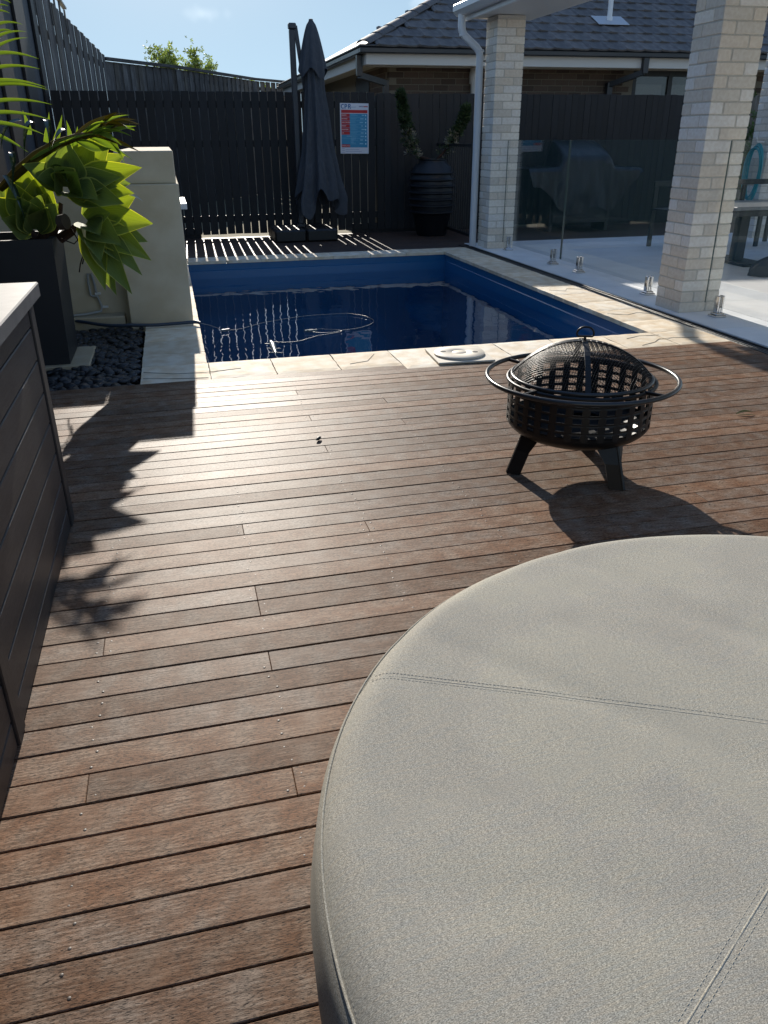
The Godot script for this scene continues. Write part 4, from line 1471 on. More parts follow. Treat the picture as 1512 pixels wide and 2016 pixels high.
	# four splayed legs of folded plate
	for a_deg in [184.0, 72.0, 312.0]:
		var a := deg_to_rad(a_deg)
		var o := Vector3(cos(a), 0, sin(a))
		var sd := Vector3(-sin(a), 0, cos(a))
		st = new_st()
		var ht: Vector3 = o * 0.225 + Vector3(0, 0.175, 0)
		var ft := o * 0.285
		for s in [-1.0, 1.0]:
			var pa := [ht + sd * s * 0.082, ht + sd * s * 0.004, ft + sd * s * 0.004, ft + sd * s * 0.038]
			var n: Vector3 = (o * 0.9 + sd * s * 0.5).normalized()
			var dn: Vector3 = o * -0.042
			pa[0] += dn
			pa[3] += dn
			var mid0: Vector3 = pa[0].lerp(pa[3], 0.45) - sd * s * 0.022
			poly(st, [pa[0], pa[1], pa[1].lerp(pa[2], 0.45), mid0], n)
			poly(st, [mid0, pa[1].lerp(pa[2], 0.45), pa[2], pa[3]], n)
			var k2: Vector3 = n * -0.004
			poly(st, [pa[0] + k2, pa[1] + k2, pa[1].lerp(pa[2], 0.45) + k2, mid0 + k2], -n)
			poly(st, [mid0 + k2, pa[1].lerp(pa[2], 0.45) + k2, pa[2] + k2, pa[3] + k2], -n)
			poly(st, [pa[3], pa[2], pa[2] + k2, pa[3] + k2], Vector3.DOWN)
			poly(st, [pa[0], mid0, mid0 + k2, pa[0] + k2], sd * s)
			poly(st, [mid0, pa[3], pa[3] + k2, mid0 + k2], sd * s)
		bar(st, ht + Vector3(0, 0.0, 0), ft + Vector3(0, 0.002, 0), 0.014, 0.006)
		part(t, "leg", st, M.iron)

func ottoman() -> void:
	var C := Vector3(0.913, 0, -0.605)
	var R := 0.842
	var t := thing("ottoman", "large round ottoman covered in grey heathered fabric", "ottoman", C)
	var H := 0.433
	var f := FastNoiseLite.new()
	f.seed = 9
	f.frequency = 1.4
	# profile from the middle of the top over the rounded edge down the side
	var prof := []
	var nr := 34
	for k in nr + 1: prof.append(Vector2((R - 0.075) * k / nr, H + 0.012 * (1.0 - pow(float(k) / nr, 2.0)) - 0.003))
	for k in range(1, 9):
		var a := PI / 2 * k / 8.0
		prof.append(Vector2(R - 0.075 + 0.072 * sin(a), H - 0.070 + 0.067 * cos(a)))
	# the height of the cloth: slow unevenness and a few soft fold marks from storage
	var folds := [[Vector2(-0.10, -0.62), Vector2(0.35, 0.85), 0.0022, 0.035], [Vector2(-0.42, -0.38), Vector2(0.62, 0.78), 0.0022, 0.03], [Vector2(-0.50, 0.05), Vector2(0.95, 0.30), 0.0016, 0.045], [Vector2(-0.30, 0.34), Vector2(0.55, 0.84), 0.002, 0.035], [Vector2(0.1, -0.3), Vector2(0.72, 0.70), 0.0018, 0.04]]
	var hgt := func(x: float, z: float) -> float:
		var v := f.get_noise_2d(x, z) * 0.0035
		for e in folds:
			var d: Vector2 = Vector2(x, z) - e[0]
			var u: Vector2 = e[1].normalized()
			var c := d.cross(u)
			v -= e[2] * exp(-pow(c / e[3], 2.0)) * exp(-pow(d.dot(u) / 0.35, 2.0))
		return v
	var nt := nr
	prof.append(Vector2(R + 0.004, H - 0.12))
	prof.append(Vector2(R + 0.002, H - 0.2))
	prof.append(Vector2(R - 0.012, 0.06))
	prof.append(Vector2(R - 0.03, 0.03))
	var split := nr + 5
	var seam0 := deg_to_rad(214.5)
	var place := func(a: float, pr: Vector2) -> Vector3:
		var hub := 1.0 - clampf(pr.x / (R - 0.03), 0.0, 1.0)
		var x := cos(a) * pr.x - 0.005 * hub
		var z := sin(a) * pr.x - 0.105 * hub
		return Vector3(x, pr.y + hgt.call(x, z), z)
	var rays := [deg_to_rad(155.0), deg_to_rad(214.5), deg_to_rad(335.0), deg_to_rad(394.5), deg_to_rad(515.0)]
	for s in 4:
		var sweep: float = rays[s + 1] - rays[s]
		var na := 26 if s % 2 == 0 else 50
		for band in 2:
			var ks := range(0, split) if band == 0 else range(split, prof.size() - 1)
			var st := new_st()
			for i in na:
				for k in ks:
					var q := []
					for e in [[i, k], [i + 1, k], [i + 1, k + 1], [i, k + 1]]:
						var a: float = rays[s] + sweep * float(e[0]) / na
						var pr: Vector2 = prof[e[1]]
						# pull the cloth down a little at each seam, and where top meets side
						var edge := minf(float(e[0]), float(na - e[0])) / na * pr.x
						var p: Vector3 = place.call(a, pr)
						var dip := 0.0018 * exp(-edge / 0.010)
						if e[1] == split: dip += 0.0015
						var n0: Vector2 = prof[maxi(e[1] - 1, 0)]
						var n1: Vector2 = prof[mini(e[1] + 1, prof.size() - 1)]
						var tn := (n1 - n0).normalized()
						var n := Vector3(cos(a) * -tn.y, tn.x, sin(a) * -tn.y)
						p -= n * dip
						var slope_x: float = (hgt.call(p.x + 0.01, p.z) - hgt.call(p.x - 0.01, p.z)) / 0.02
						var slope_z: float = (hgt.call(p.x, p.z + 0.01) - hgt.call(p.x, p.z - 0.01)) / 0.02
						if e[1] < nt + 2: n = (n - Vector3(slope_x, 0, slope_z)).normalized()
						var uv := Vector2(p.x, p.z) if band == 0 else Vector2(a * R, p.y)
						uv = uv.rotated(0.06)
						q.append([p, n, uv])
					for id in [0, 2, 1, 0, 3, 2]:
						st.set_uv2(Vector2(q[id][0].x, q[id][0].z) + Vector2(0.7, 0.9))
						vtx(st, q[id][0], q[id][1], q[id][2])
			part(t, "top_panel" if band == 0 else "side_panel", st, M.fabric)
	# seams: a raised felled strip on each radius, a piping round the edge, stitches on both
	var surf := func(a: float, rr: float) -> Vector3:
		for k in prof.size() - 1:
			if prof[k + 1].x >= rr:
				var v := inverse_lerp(prof[k].x, prof[k + 1].x, rr)
				return place.call(a, prof[k].lerp(prof[k + 1], v))
		return place.call(a, prof[split])
	var stitch := []
	for s in 4:
		var a: float = rays[s]
		var st := new_st()
		var pts := []
		for k in 25: pts.append(surf.call(a, lerpf(0.01, R - 0.03, k / 24.0)) - Vector3(0, 0.0031, 0))
		tube(st, pts, 0.0020, 8)
		var o := part(t, "seam", st, M.fabric)
		var rr := 0.03
		while rr < R - 0.03:
			for e in [-0.0075, 0.0075]:
				var da: float = e / rr
				var p0: Vector3 = surf.call(a + da, rr) + Vector3(0, -0.00135, 0)
				var p1: Vector3 = surf.call(a + da, rr + 0.0045) + Vector3(0, -0.00135, 0)
				stitch.append(Transform3D(Basis.looking_at(p1 - p0, Vector3.UP), (p0 + p1) * 0.5))
			rr += 0.0068
	var st2 := new_st()
	var ring_pts := []
	for k in 144:
		var a := TAU * k / 144
		var pr: Vector2 = prof[split]
		ring_pts.append(place.call(a, pr) * Vector3(1, 1, 1) + Vector3(cos(a), 0.4, sin(a)) * 0.0)
	tube(st2, ring_pts, 0.0020, 8, true)
	part(t, "edge_piping", st2, M.fabric)
	var nst := 760
	for k in nst:
		var a := TAU * k / nst
		var pr: Vector2 = prof[split - 1].lerp(prof[split], 0.55)
		var p0: Vector3 = place.call(a, pr)
		var n := Vector3(cos(a) * 0.6, 0.8, sin(a) * 0.6)
		var tan := Vector3(-sin(a), 0, cos(a))
		stitch.append(Transform3D(Basis(n.cross(tan).normalized(), n.normalized(), tan), p0 + n * -0.0012))
	var sm := new_st()
	cbox(sm, Vector3.ZERO, Vector3(0.0010, 0.0010, 0.0040), 0.0003)
	many(t, "stitches", done(sm), M.thread, stitch)
	st2 = new_st()
	lathe(st2, [Vector2(0.001, 0.001), Vector2(R - 0.06, 0.001), Vector2(R - 0.05, 0.032)], 48)
	part(t, "plinth", st2, M.plastic)

func plants_left() -> void:
	# square tapered planter standing on a paving slab
	var sl := new_st()
	span(sl, Vector3(-1.22, -0.075, -5.62), Vector3(-0.60, -0.004, -5.10), 0.006)
	single("stepping_slab", sl, M.footing, "pale paving slab under the square planter", "slab")
	var t := thing("planter", "tall dark square tapered planter on pale slab", "planter", Vector3(-0.955, -0.003, -5.385))
	var st := new_st()
	var b := 0.238
	var top := 0.262
	var H := 0.74
	var wall := 0.03
	var ang := [Vector2(-1, -1), Vector2(1, -1), Vector2(1, 1), Vector2(-1, 1)]
	for k in 4:
		var p: Vector2 = ang[k]
		var q: Vector2 = ang[(k + 1) % 4]
		var m := (p + q) * 0.5
		var n := Vector3(m.x, 0, m.y)
		poly(st, [Vector3(p.x * b, 0, p.y * b), Vector3(q.x * b, 0, q.y * b), Vector3(q.x * top, H, q.y * top), Vector3(p.x * top, H, p.y * top)], n)
		poly(st, [Vector3(p.x * top, H, p.y * top), Vector3(q.x * top, H, q.y * top), Vector3(q.x * (top - wall), H, q.y * (top - wall)), Vector3(p.x * (top - wall), H, p.y * (top - wall))], Vector3.UP)
		poly(st, [Vector3(p.x * (top - wall), H, p.y * (top - wall)), Vector3(q.x * (top - wall), H, q.y * (top - wall)), Vector3(q.x * (top - wall), H - 0.1, q.y * (top - wall)), Vector3(p.x * (top - wall), H - 0.1, p.y * (top - wall))], -n)
	part(t, "pot", st, M.pot)
	st = new_st()
	cbox(st, Vector3(0, H - 0.06, 0), Vector3(2 * (top - wall) - 0.004, 0.02, 2 * (top - wall) - 0.004), 0.002)
	part(t, "soil", st, M.soil)
	# agave: three rosettes on a thick stem; each blade given by foot, tip, width, lean
	var ag := thing("agave", "lime green fox tail agave spilling out of the dark planter", "agave", Vector3(-0.955, 0.70, -5.385))
	var off := -ag.position
	var groups := [
		[[129, 374, -5.30], [[134, 284, 0.12, 50, 0], [182, 275, 0.02, 42, 1], [213, 279, -0.06, 46, 1], [271, 332, 0.08, 40, 1], [233, 350, 0.16, 36, 0], [226, 368, 0.14, 38, 0], [257, 380, 0.10, 40, 1], [238, 400, 0.22, 40, 0], [98, 296, 0.06, 38, 0], [152, 278, -0.16, 46, 1], [48, 326, 0.18, 34, 0], [150, 340, 0.30, 44, 0], [190, 392, 0.30, 42, 0], [76, 352, 0.24, 36, 0], [108, 330, 0.26, 42, 0], [116, 288, -0.12, 42, 1], [240, 308, -0.16, 42, 1], [250, 362, -0.08, 42, 0], [70, 308, -0.1, 38, 1]]],
		[[164, 436, -5.27], [[261, 390, -0.02, 44, 1], [294, 440, 0.03, 44, 1], [291, 509, 0.06, 40, 1], [274, 537, 0.12, 34, 0], [255, 572, 0.16, 34, 0], [205, 565, 0.18, 34, 1], [236, 480, 0.28, 40, 0], [197, 512, 0.28, 36, 0], [214, 420, 0.22, 42, 0], [228, 540, 0.04, 34, 0], [196, 462, 0.32, 38, 0], [284, 474, -0.04, 40, 0], [226, 574, 0.06, 34, 0]]],
		[[68, 458, -5.34], [[46, 330, -0.05, 44, 1], [74, 350, -0.02, 40, 1], [101, 378, 0.02, 42, 1], [16, 356, 0.04, 40, 1], [-12, 392, 0.08, 42, 1], [92, 410, 0.22, 36, 0], [34, 390, 0.24, 40, 0], [6, 432, 0.22, 36, 0], [60, 402, 0.26, 36, 0], [60, 336, -0.14, 40, 0], [28, 338, -0.12, 40, 0], [90, 352, -0.1, 40, 0], [112, 404, 0.06, 36, 0], [2, 372, -0.04, 40, 0], [80, 386, 0.2, 38, 0]]]]
	for g in groups:
		var root := at(g[0][0], g[0][1], g[0][2])
		for e in g[1]:
			var tip := at(e[0], e[1], g[0][2] + e[2])
			var d := (tip - root)
			var out := Vector3(0.25, 0.25, 1.0)
			var hint := (out - d.normalized() * out.dot(d.normalized())).normalized()
			var bow: Vector3 = Vector3(0, 0.05, 0) * d.length() + Vector3(0, 0, rng.randf_range(0.0, 0.05))
			st = new_st()
			hint = (hint + Vector3(rng.randf_range(-0.25, 0.25), rng.randf_range(-0.15, 0.25), 0)).normalized()
			blade(st, root + d.normalized() * 0.03 + off, tip + d * 0.06 + off, e[3] * 0.0045, bow, hint, 0.34, 0.46, 0.42, rng.randf_range(-0.15, 0.15))
			part(ag, "leaf", st, M.agave_bright if e[4] == 1 else M.agave)
	# dried leaf tips on two blades
	st = new_st()
	blade(st, at(255, 384, -5.2) + off, at(282, 397, -5.16) + off, 0.016, Vector3(0, 0.02, 0), Vector3(0, 1, 1))
	part(ag, "dry_tip", st, plain(lin(0.55, 0.50, 0.42), 0.5))
	st = new_st()
	var stem := [at(88, 478, -5.36) + off, at(98, 450, -5.34) + off, at(108, 425, -5.36) + off, at(120, 400, -5.38) + off]
	tube(st, stem, [0.052, 0.05, 0.044, 0.012], 14)
	tube(st, [at(118, 470, -5.33) + off, at(140, 455, -5.31) + off, at(154, 438, -5.33) + off], [0.03, 0.028, 0.008], 12)
	tube(st, [at(50, 480, -5.4) + off, at(62, 460, -5.34) + off], [0.04, 0.036], 12)
	part(ag, "stem", st, M.bark)
	st = new_st()
	tube(st, [at(118, 438, -5.22) + off, at(130, 436, -5.20) + off], [0.042, 0.044], 14)
	part(ag, "cut_stump", st, plain(lin(0.07, 0.05, 0.035), 0.9))
	st = new_st()
	for q in [[[140, 450], [152, 470], [158, 480]], [[158, 478], [164, 500], [158, 520], [156, 536]], [[120, 470], [146, 480], [155, 470]], [[168, 482], [166, 505], [162, 520]]]:
		var pts := []
		for e in q: pts.append(at(e[0], e[1], -5.22) + off)
		tube(st, pts, 0.004, 6)
	part(ag, "aerial_root", st, M.bark)
	# palm at the left edge, leaflets of one frond reaching into view
	var pm := thing("palm", "palm frond with slender yellow green leaflets at far left", "palm", Vector3(-1.22, -0.06, -4.86))
	off = -pm.position
	st = new_st()
	tube(st, [Vector3(0, 0, 0), Vector3(0.02, 0.5, -0.05), Vector3(0.06, 0.95, -0.1)], [0.06, 0.05, 0.03], 12)
	part(pm, "trunk", st, M.bark)
	st = new_st()
	var rach := [Vector3(0.06, 0.95, -0.1), at(-50, 330, -5.1) + off, at(-62, 200, -5.15) + off, at(-48, 90, -5.2) + off, at(-30, 10, -5.2) + off, at(-10, -70, -5.2) + off]
	tube(st, rach, [0.016, 0.014, 0.012, 0.010, 0.008, 0.005], 8)
	part(pm, "rachis", st, M.palm)
	var lf := [[-28, 18, 22, 6], [-30, 40, 17, 12], [-34, 70, 45, 48], [-38, 100, 52, 62], [-42, 125, 55, 74], [-44, 118, 77, 116], [-46, 150, 80, 136], [-48, 170, 92, 172], [-50, 178, 96, 177], [-52, 212, 104, 206], [-54, 232, 98, 235], [-56, 246, 90, 266], [-30, 88, 28, 62], [-36, 46, 20, 26], [-52, 260, 56, 300]]
	for e in lf:
		st = new_st()
		var a := at(e[0], e[1], -5.15) + off
		var c := at(e[2], e[3], -5.0) + off
		blade(st, a, c, 0.034, Vector3(0, 0.055, 0), Vector3(0, 0.8, 0.6), 0.3, 0.35, 0.5, 0.3)
		part(pm, "leaflet", st, M.palm)
	# dark glossy straps hanging below, some catching the sun
	var straps := [[[40, 236], [2, 296], [4, 236]], [[66, 240], [48, 318], [46, 230]], [[88, 236], [98, 300], [98, 230]], [[128, 254], [100, 296], [116, 250]], [[20, 300], [24, 380], [30, 294]], [[8, 345], [50, 440], [36, 372]], [[100, 326], [136, 366], [122, 322]]]
	for e in straps:
		st = new_st()
		var a := at(e[0][0], e[0][1], -5.20) + off
		var c := at(e[1][0], e[1][1], -5.05) + off
		var md := at(e[2][0], e[2][1], -5.12) + off
		blade(st, a, c, 0.034, md - (a + c) * 0.5, Vector3(0.2, 0.9, 0.5), 0.16, 0.4, 0.7, 0.9)
		part(pm, "strap_leaf", st, M.strap)
	for e in [[58, 240, 44, 216], [90, 255, 96, 220], [106, 262, 122, 225], [140, 262, 130, 236], [146, 266, 152, 248]]:
		st = new_st()
		blade(st, at(e[0], e[1] + 25, -5.3) + off, at(e[2], e[3], -5.3) + off, 0.03, Vector3(0.01, 0, 0), Vector3(0, 0, 1), 0.2, 0.3, 0.8)
		part(pm, "shoot", st, M.palm)
	# withered leaf: a rolled dark stalk that ends in a torn fan
	var wl := thing("withered_leaf", "brown rolled leaf ending in a torn fan above the agave", "leaf", Vector3(-0.955, 0.72, -5.30))
	off = -wl.position
	st = new_st()
	tube(st, [at(0, 372, -5.25) + off, at(30, 342, -5.22) + off, at(70, 308, -5.2) + off, at(110, 284, -5.18) + off, at(150, 270, -5.16) + off, at(185, 264, -5.14) + off], [0.02, 0.03, 0.03, 0.026, 0.02, 0.016], 8)
	part(wl, "stalk", st, M.withered)
	var fan := [[150, 272, 268, 248, 0.05, 0.02], [140, 275, 246, 222, -0.03, 0.05], [165, 268, 255, 226, -0.08, 0.04], [180, 266, 278, 246, -0.06, 0.03], [170, 270, 262, 270, 0.1, 0.03], [180, 268, 278, 300, 0.08, 0.03], [175, 270, 262, 316, 0.05, 0.01], [150, 276, 220, 292, 0.1, -0.02], [60, 316, 150, 268, 0.04, 0.0], [90, 298, 205, 262, 0.02, 0.02], [200, 262, 268, 236, -0.1, 0.03], [190, 264, 232, 220, 0.06, 0.01], [205, 262, 252, 252, 0.12, 0.03], [185, 266, 240, 286, 0.12, 0.02], [196, 264, 268, 258, 0.0, 0.05], [210, 268, 246, 322, 0.04, 0.02], [160, 270, 214, 240, 0.05, 0.03]]
	for e in fan:
		st = new_st()
		blade(st, at(e[0], e[1], -5.16) + off, at(e[2], e[3], -5.12 + e[4]) + off, rng.randf_range(0.018, 0.052), Vector3(rng.randf_range(-0.01, 0.01), e[5] + rng.randf_range(-0.01, 0.04), 0), Vector3(rng.randf_range(-0.5, 0.5), 0.7, 0.7), 0.45, rng.randf_range(0.25, 0.7), 0.4, rng.randf_range(-2.0, 2.0))
		part(wl, "torn_strip", st, M.withered if rng.randf() < 0.5 else M.palm)

func tuft(st: SurfaceTool, n: int, len: float, w: float) -> void:
	for k in n:
		var a := TAU * k / n + 0.3
		var d := Vector3(cos(a) * 0.8, 0.6, sin(a) * 0.8).normalized() * len
		var s := d.cross(Vector3.UP).normalized() * w
		var m := d * 0.5 + Vector3(0, len * 0.06, 0)
		poly(st, [Vector3.ZERO, m - s, d, m + s], Vector3.UP)

func drum_pot() -> void:
	var C := Vector3(3.61, -0.012, -11.46)
	var t := thing("drum_pot", "big black ribbed round pot in the far corner", "pot", C)
	var st := new_st()
	var prof := [Vector2(0.001, 0.0), Vector2(0.20, 0.0), Vector2(0.215, 0.02)]
	for k in 7:
		var y := 0.30 + k * 0.085
		var r := 0.27 + 0.055 * sin(PI * clampf((y - 0.05) / 0.95, 0, 1))
		if k == 0: prof.append(Vector2(0.262, y - 0.03))
		prof.append(Vector2(r - 0.012, y))
		prof.append(Vector2(r + 0.014, y + 0.014))
		prof.append(Vector2(r + 0.014, y + 0.026))
		prof.append(Vector2(r - 0.010, y + 0.042))
	prof.append_array([Vector2(0.27, 0.90), Vector2(0.20, 0.955), Vector2(0.185, 0.985), Vector2(0.195, 0.995), Vector2(0.195, 1.01), Vector2(0.17, 1.01), Vector2(0.165, 0.95), Vector2(0.001, 0.95)])
	lathe(st, prof, 44)
	part(t, "pot_body", st, M.drum)
	st = new_st()
	lathe(st, [Vector2(0.16, 0.955), Vector2(0.10, 0.965), Vector2(0.001, 0.968)], 20)
	part(t, "soil", st, M.soil)
	var p := thing("potted_shrub", "two armed bushy shrub growing from the ribbed black pot", "shrub", C + Vector3(0, 0.95, 0))
	var off := -p.position
	var arms := [[[3.57, 0.98], [3.42, 1.02], [3.30, 1.12], [3.26, 1.30], [3.19, 1.50], [3.14, 1.80]], [[3.66, 0.98], [3.74, 1.06], [3.86, 1.18], [3.98, 1.38], [4.05, 1.52], [4.07, 1.63]]]
	st = new_st()
	tuft(st, 5, 0.055, 0.008)
	var leaf := done(st)
	for arm in arms:
		st = new_st()
		var pts := []
		for e in arm: pts.append(Vector3(e[0], e[1], -11.44) + off)
		tube(st, pts, [0.02, 0.018, 0.016, 0.014, 0.012, 0.008], 8)
		part(p, "branch", st, M.bark)
		var cv := Curve3D.new()
		for q in pts: cv.add_point(q)
		var where := []
		var tint := []
		for k in 620:
			var s := sqrt(rng.randf())
			var q := cv.sample_baked(cv.get_baked_length() * lerpf(0.12, 1.0, s), true)
			var rr := lerpf(0.13, 0.055, s) * pow(rng.randf(), 0.5)
			var dv := Vector3(rng.randfn(), rng.randfn(), rng.randfn()).normalized()
			where.append(Transform3D(Basis.from_euler(Vector3(rng.randf() * 2.0 - 1.0, rng.randf() * TAU, rng.randf() * 2.0 - 1.0)) * rng.randf_range(0.7, 1.3), q + dv * rr))
			var pale := s < 0.45 and rng.randf() < 0.55
			tint.append(Color(0.30, 0.27, 0.22) if pale else Color(0.045, 0.075, 0.03) * rng.randf_range(0.6, 1.3))
		many(p, "foliage", leaf, M.foliage, where, tint)

func patio_things() -> void:
	# barbecue under a loose cover
	var b := thing("covered_barbecue", "barbecue under a loose dark blue cover by the fence", "barbecue", Vector3(5.82, -0.012, -11.45))
	var st := new_st()
	var f := FastNoiseLite.new()
	f.seed = 21
	f.frequency = 2.2
	var fn := func(u: float, v: float) -> Vector3:
		var x := lerpf(-0.88, 0.90, u)
		var hood := smoothstep(-0.42, -0.30, x) * (1.0 - smoothstep(0.36, 0.48, x))
		var ht := lerpf(0.885 - absf(x) * 0.03, 0.985, hood)
		var hb := lerpf(0.895 - absf(x) * 0.03, 1.24, hood)
		var bot := lerpf(0.30, 0.66, smoothstep(0.35, 0.8, absf(x))) + 0.05 * sin(x * 9.0)
		if absf(x) > 0.80: bot = lerpf(bot, ht - 0.05, smoothstep(0.80, 0.9, absf(x)))
		var dp := 0.30 - 0.05 * hood * 0.0
		var k := v * 4.0
		var p: Vector3
		if k < 1.4: p = Vector3(x, lerpf(bot, ht - 0.03, k / 1.4), dp + 0.03 - 0.03 * k / 1.4)
		elif k < 2.6: p = Vector3(x, lerpf(ht, hb, pow((k - 1.4) / 1.2, 0.7)), lerpf(dp, -dp, (k - 1.4) / 1.2))
		else: p = Vector3(x, lerpf(hb - 0.03, bot, (k - 2.6) / 1.4), -dp)
		var w := f.get_noise_2d(x * 2.6, p.y * 0.7 + p.z) * 0.035
		return p + Vector3(w * 0.3, w * 0.5 if k > 1.4 and k < 2.6 else 0.0, w if k < 1.4 else 0.0)
	sheet(st, 60, 44, fn, Vector2(1.8, 2.2), true)
	part(b, "cover", st, M.cover)
	st = new_st()
	for e in [-0.45, 0.45]: span(st, Vector3(e - 0.03, 0.0, -0.2), Vector3(e + 0.03, 0.7, 0.2), 0.004)
	span(st, Vector3(-0.45, 0.12, -0.2), Vector3(0.45, 0.62, 0.2), 0.004)
	part(b, "cart", st, M.dark_metal)
	# low table
	var t := thing("outdoor_table", "dark metal table with grey top on the shaded patio", "table", Vector3(6.5, 0, -7.75))
	st = new_st()
	span(st, Vector3(-0.95, 0.565, -0.42), Vector3(1.1, 0.60, 0.40), 0.006)
	part(t, "table_top", st, plain(lin(0.20, 0.21, 0.22), 0.3))
	st = new_st()
	span(st, Vector3(-0.93, 0.505, -0.40), Vector3(1.08, 0.564, 0.385), 0.004)
	part(t, "apron", st, M.dark_metal)
	for e in [-0.56, 0.75]:
		st = new_st()
		span(st, Vector3(e - 0.055, 0.03, -0.05), Vector3(e + 0.055, 0.505, 0.06), 0.004)
		part(t, "leg", st, M.dark_metal)
		st = new_st()
		span(st, Vector3(e - 0.16, 0.002, -0.36), Vector3(e + 0.16, 0.03, 0.36), 0.004)
		part(t, "foot_plate", st, M.dark_metal)
	# slatted bench beyond it
	var n := thing("slatted_bench", "dark slatted bench behind the patio table", "bench", Vector3(6.45, 0, -9.05))
	for k in 4:
		st = new_st()
		span(st, Vector3(-0.68, 0.43, -0.2 + k * 0.1), Vector3(1.1, 0.455, -0.11 + k * 0.1), 0.003)
		part(n, "slat", st, M.dark_metal)
	st = new_st()
	span(st, Vector3(-0.68, 0.70, -0.24), Vector3(1.1, 0.76, -0.205), 0.003)
	part(n, "back_rail", st, M.dark_metal)
	for e in [-0.65, 0.6, 1.05]:
		for z in [-0.222, 0.18]:
			st = new_st()
			span(st, Vector3(e - 0.025, 0.0, z - 0.018), Vector3(e + 0.025, 0.698 if z < 0 else 0.428, z + 0.018), 0.003)
			part(n, "leg", st, M.dark_metal)
	# coiled hose on the far right column
	var h := thing("garden_hose", "teal garden hose coiled on the farthest column", "hose", Vector3(7.52, 0.98, -9.72))
	st = new_st()
	for k in 6:
		var pts := []
		for i in 36:
			var a := TAU * i / 36
			pts.append(Vector3(-0.02 - k * 0.013 * (0.4 if k % 2 else 1.0), cos(a) * (0.30 - 0.012 * k) - 0.12 - (0.10 if cos(a) < 0 else 0.0) * absf(cos(a)), sin(a) * (0.13 + 0.006 * k)))
		tube(st, pts, 0.011, 8, true)
	part(h, "coil", st, M.hose_teal)
	st = new_st()
	tube(st, [Vector3(0.05, 0.2, 0), Vector3(-0.06, 0.2, 0), Vector3(-0.08, 0.26, 0)], 0.012, 8)
	part(h, "hook", st, M.white_metal)
	# a dropped dark bag beside the table
	st = new_st()
	var g := func(u: float, v: float) -> Vector3:
		var a := u * TAU
		var e := v * PI / 2
		var r := cos(e) * (0.27 + 0.05 * sin(a * 3.0) + 0.02 * sin(a * 11.0 + v * 5.0))
		return Vector3(cos(a) * r * 1.2, 0.004 + sin(e) * (0.15 + 0.03 * sin(a * 5.0)), sin(a) * r * 0.8)
	sheet(st, 40, 12, g, Vector2.ONE, true)
	single("slumped_bag", st, M.canopy, "slumped dark cloth bag on the patio by the table", "bag", "", Vector3(5.82, 0, -6.93))
	# shrub behind the right fence end
	var s := thing("corner_shrub", "small green shrub before the unpainted fence at right", "shrub", Vector3(8.55, -0.08, -11.6))
	st = new_st()
	tube(st, [Vector3.ZERO, Vector3(0.02, 0.6, 0), Vector3(0.0, 1.2, 0.02)], [0.025, 0.02, 0.01], 8)
	part(s, "stem", st, M.bark)
	st = new_st()
	tuft(st, 5, 0.07, 0.014)
	var where := []
	var tint := []
	for k in 420:
		var dv := Vector3(rng.randfn() * 0.15, rng.randfn() * 0.28, rng.randfn() * 0.15)
		where.append(Transform3D(Basis.from_euler(Vector3(rng.randf() * 2, rng.randf() * TAU, rng.randf() * 2)), Vector3(0, 1.0, 0) + dv))
		tint.append(Color(0.06, 0.11, 0.035) * rng.randf_range(0.6, 1.5))
	many(s, "foliage", done(st), M.foliage, where, tint)

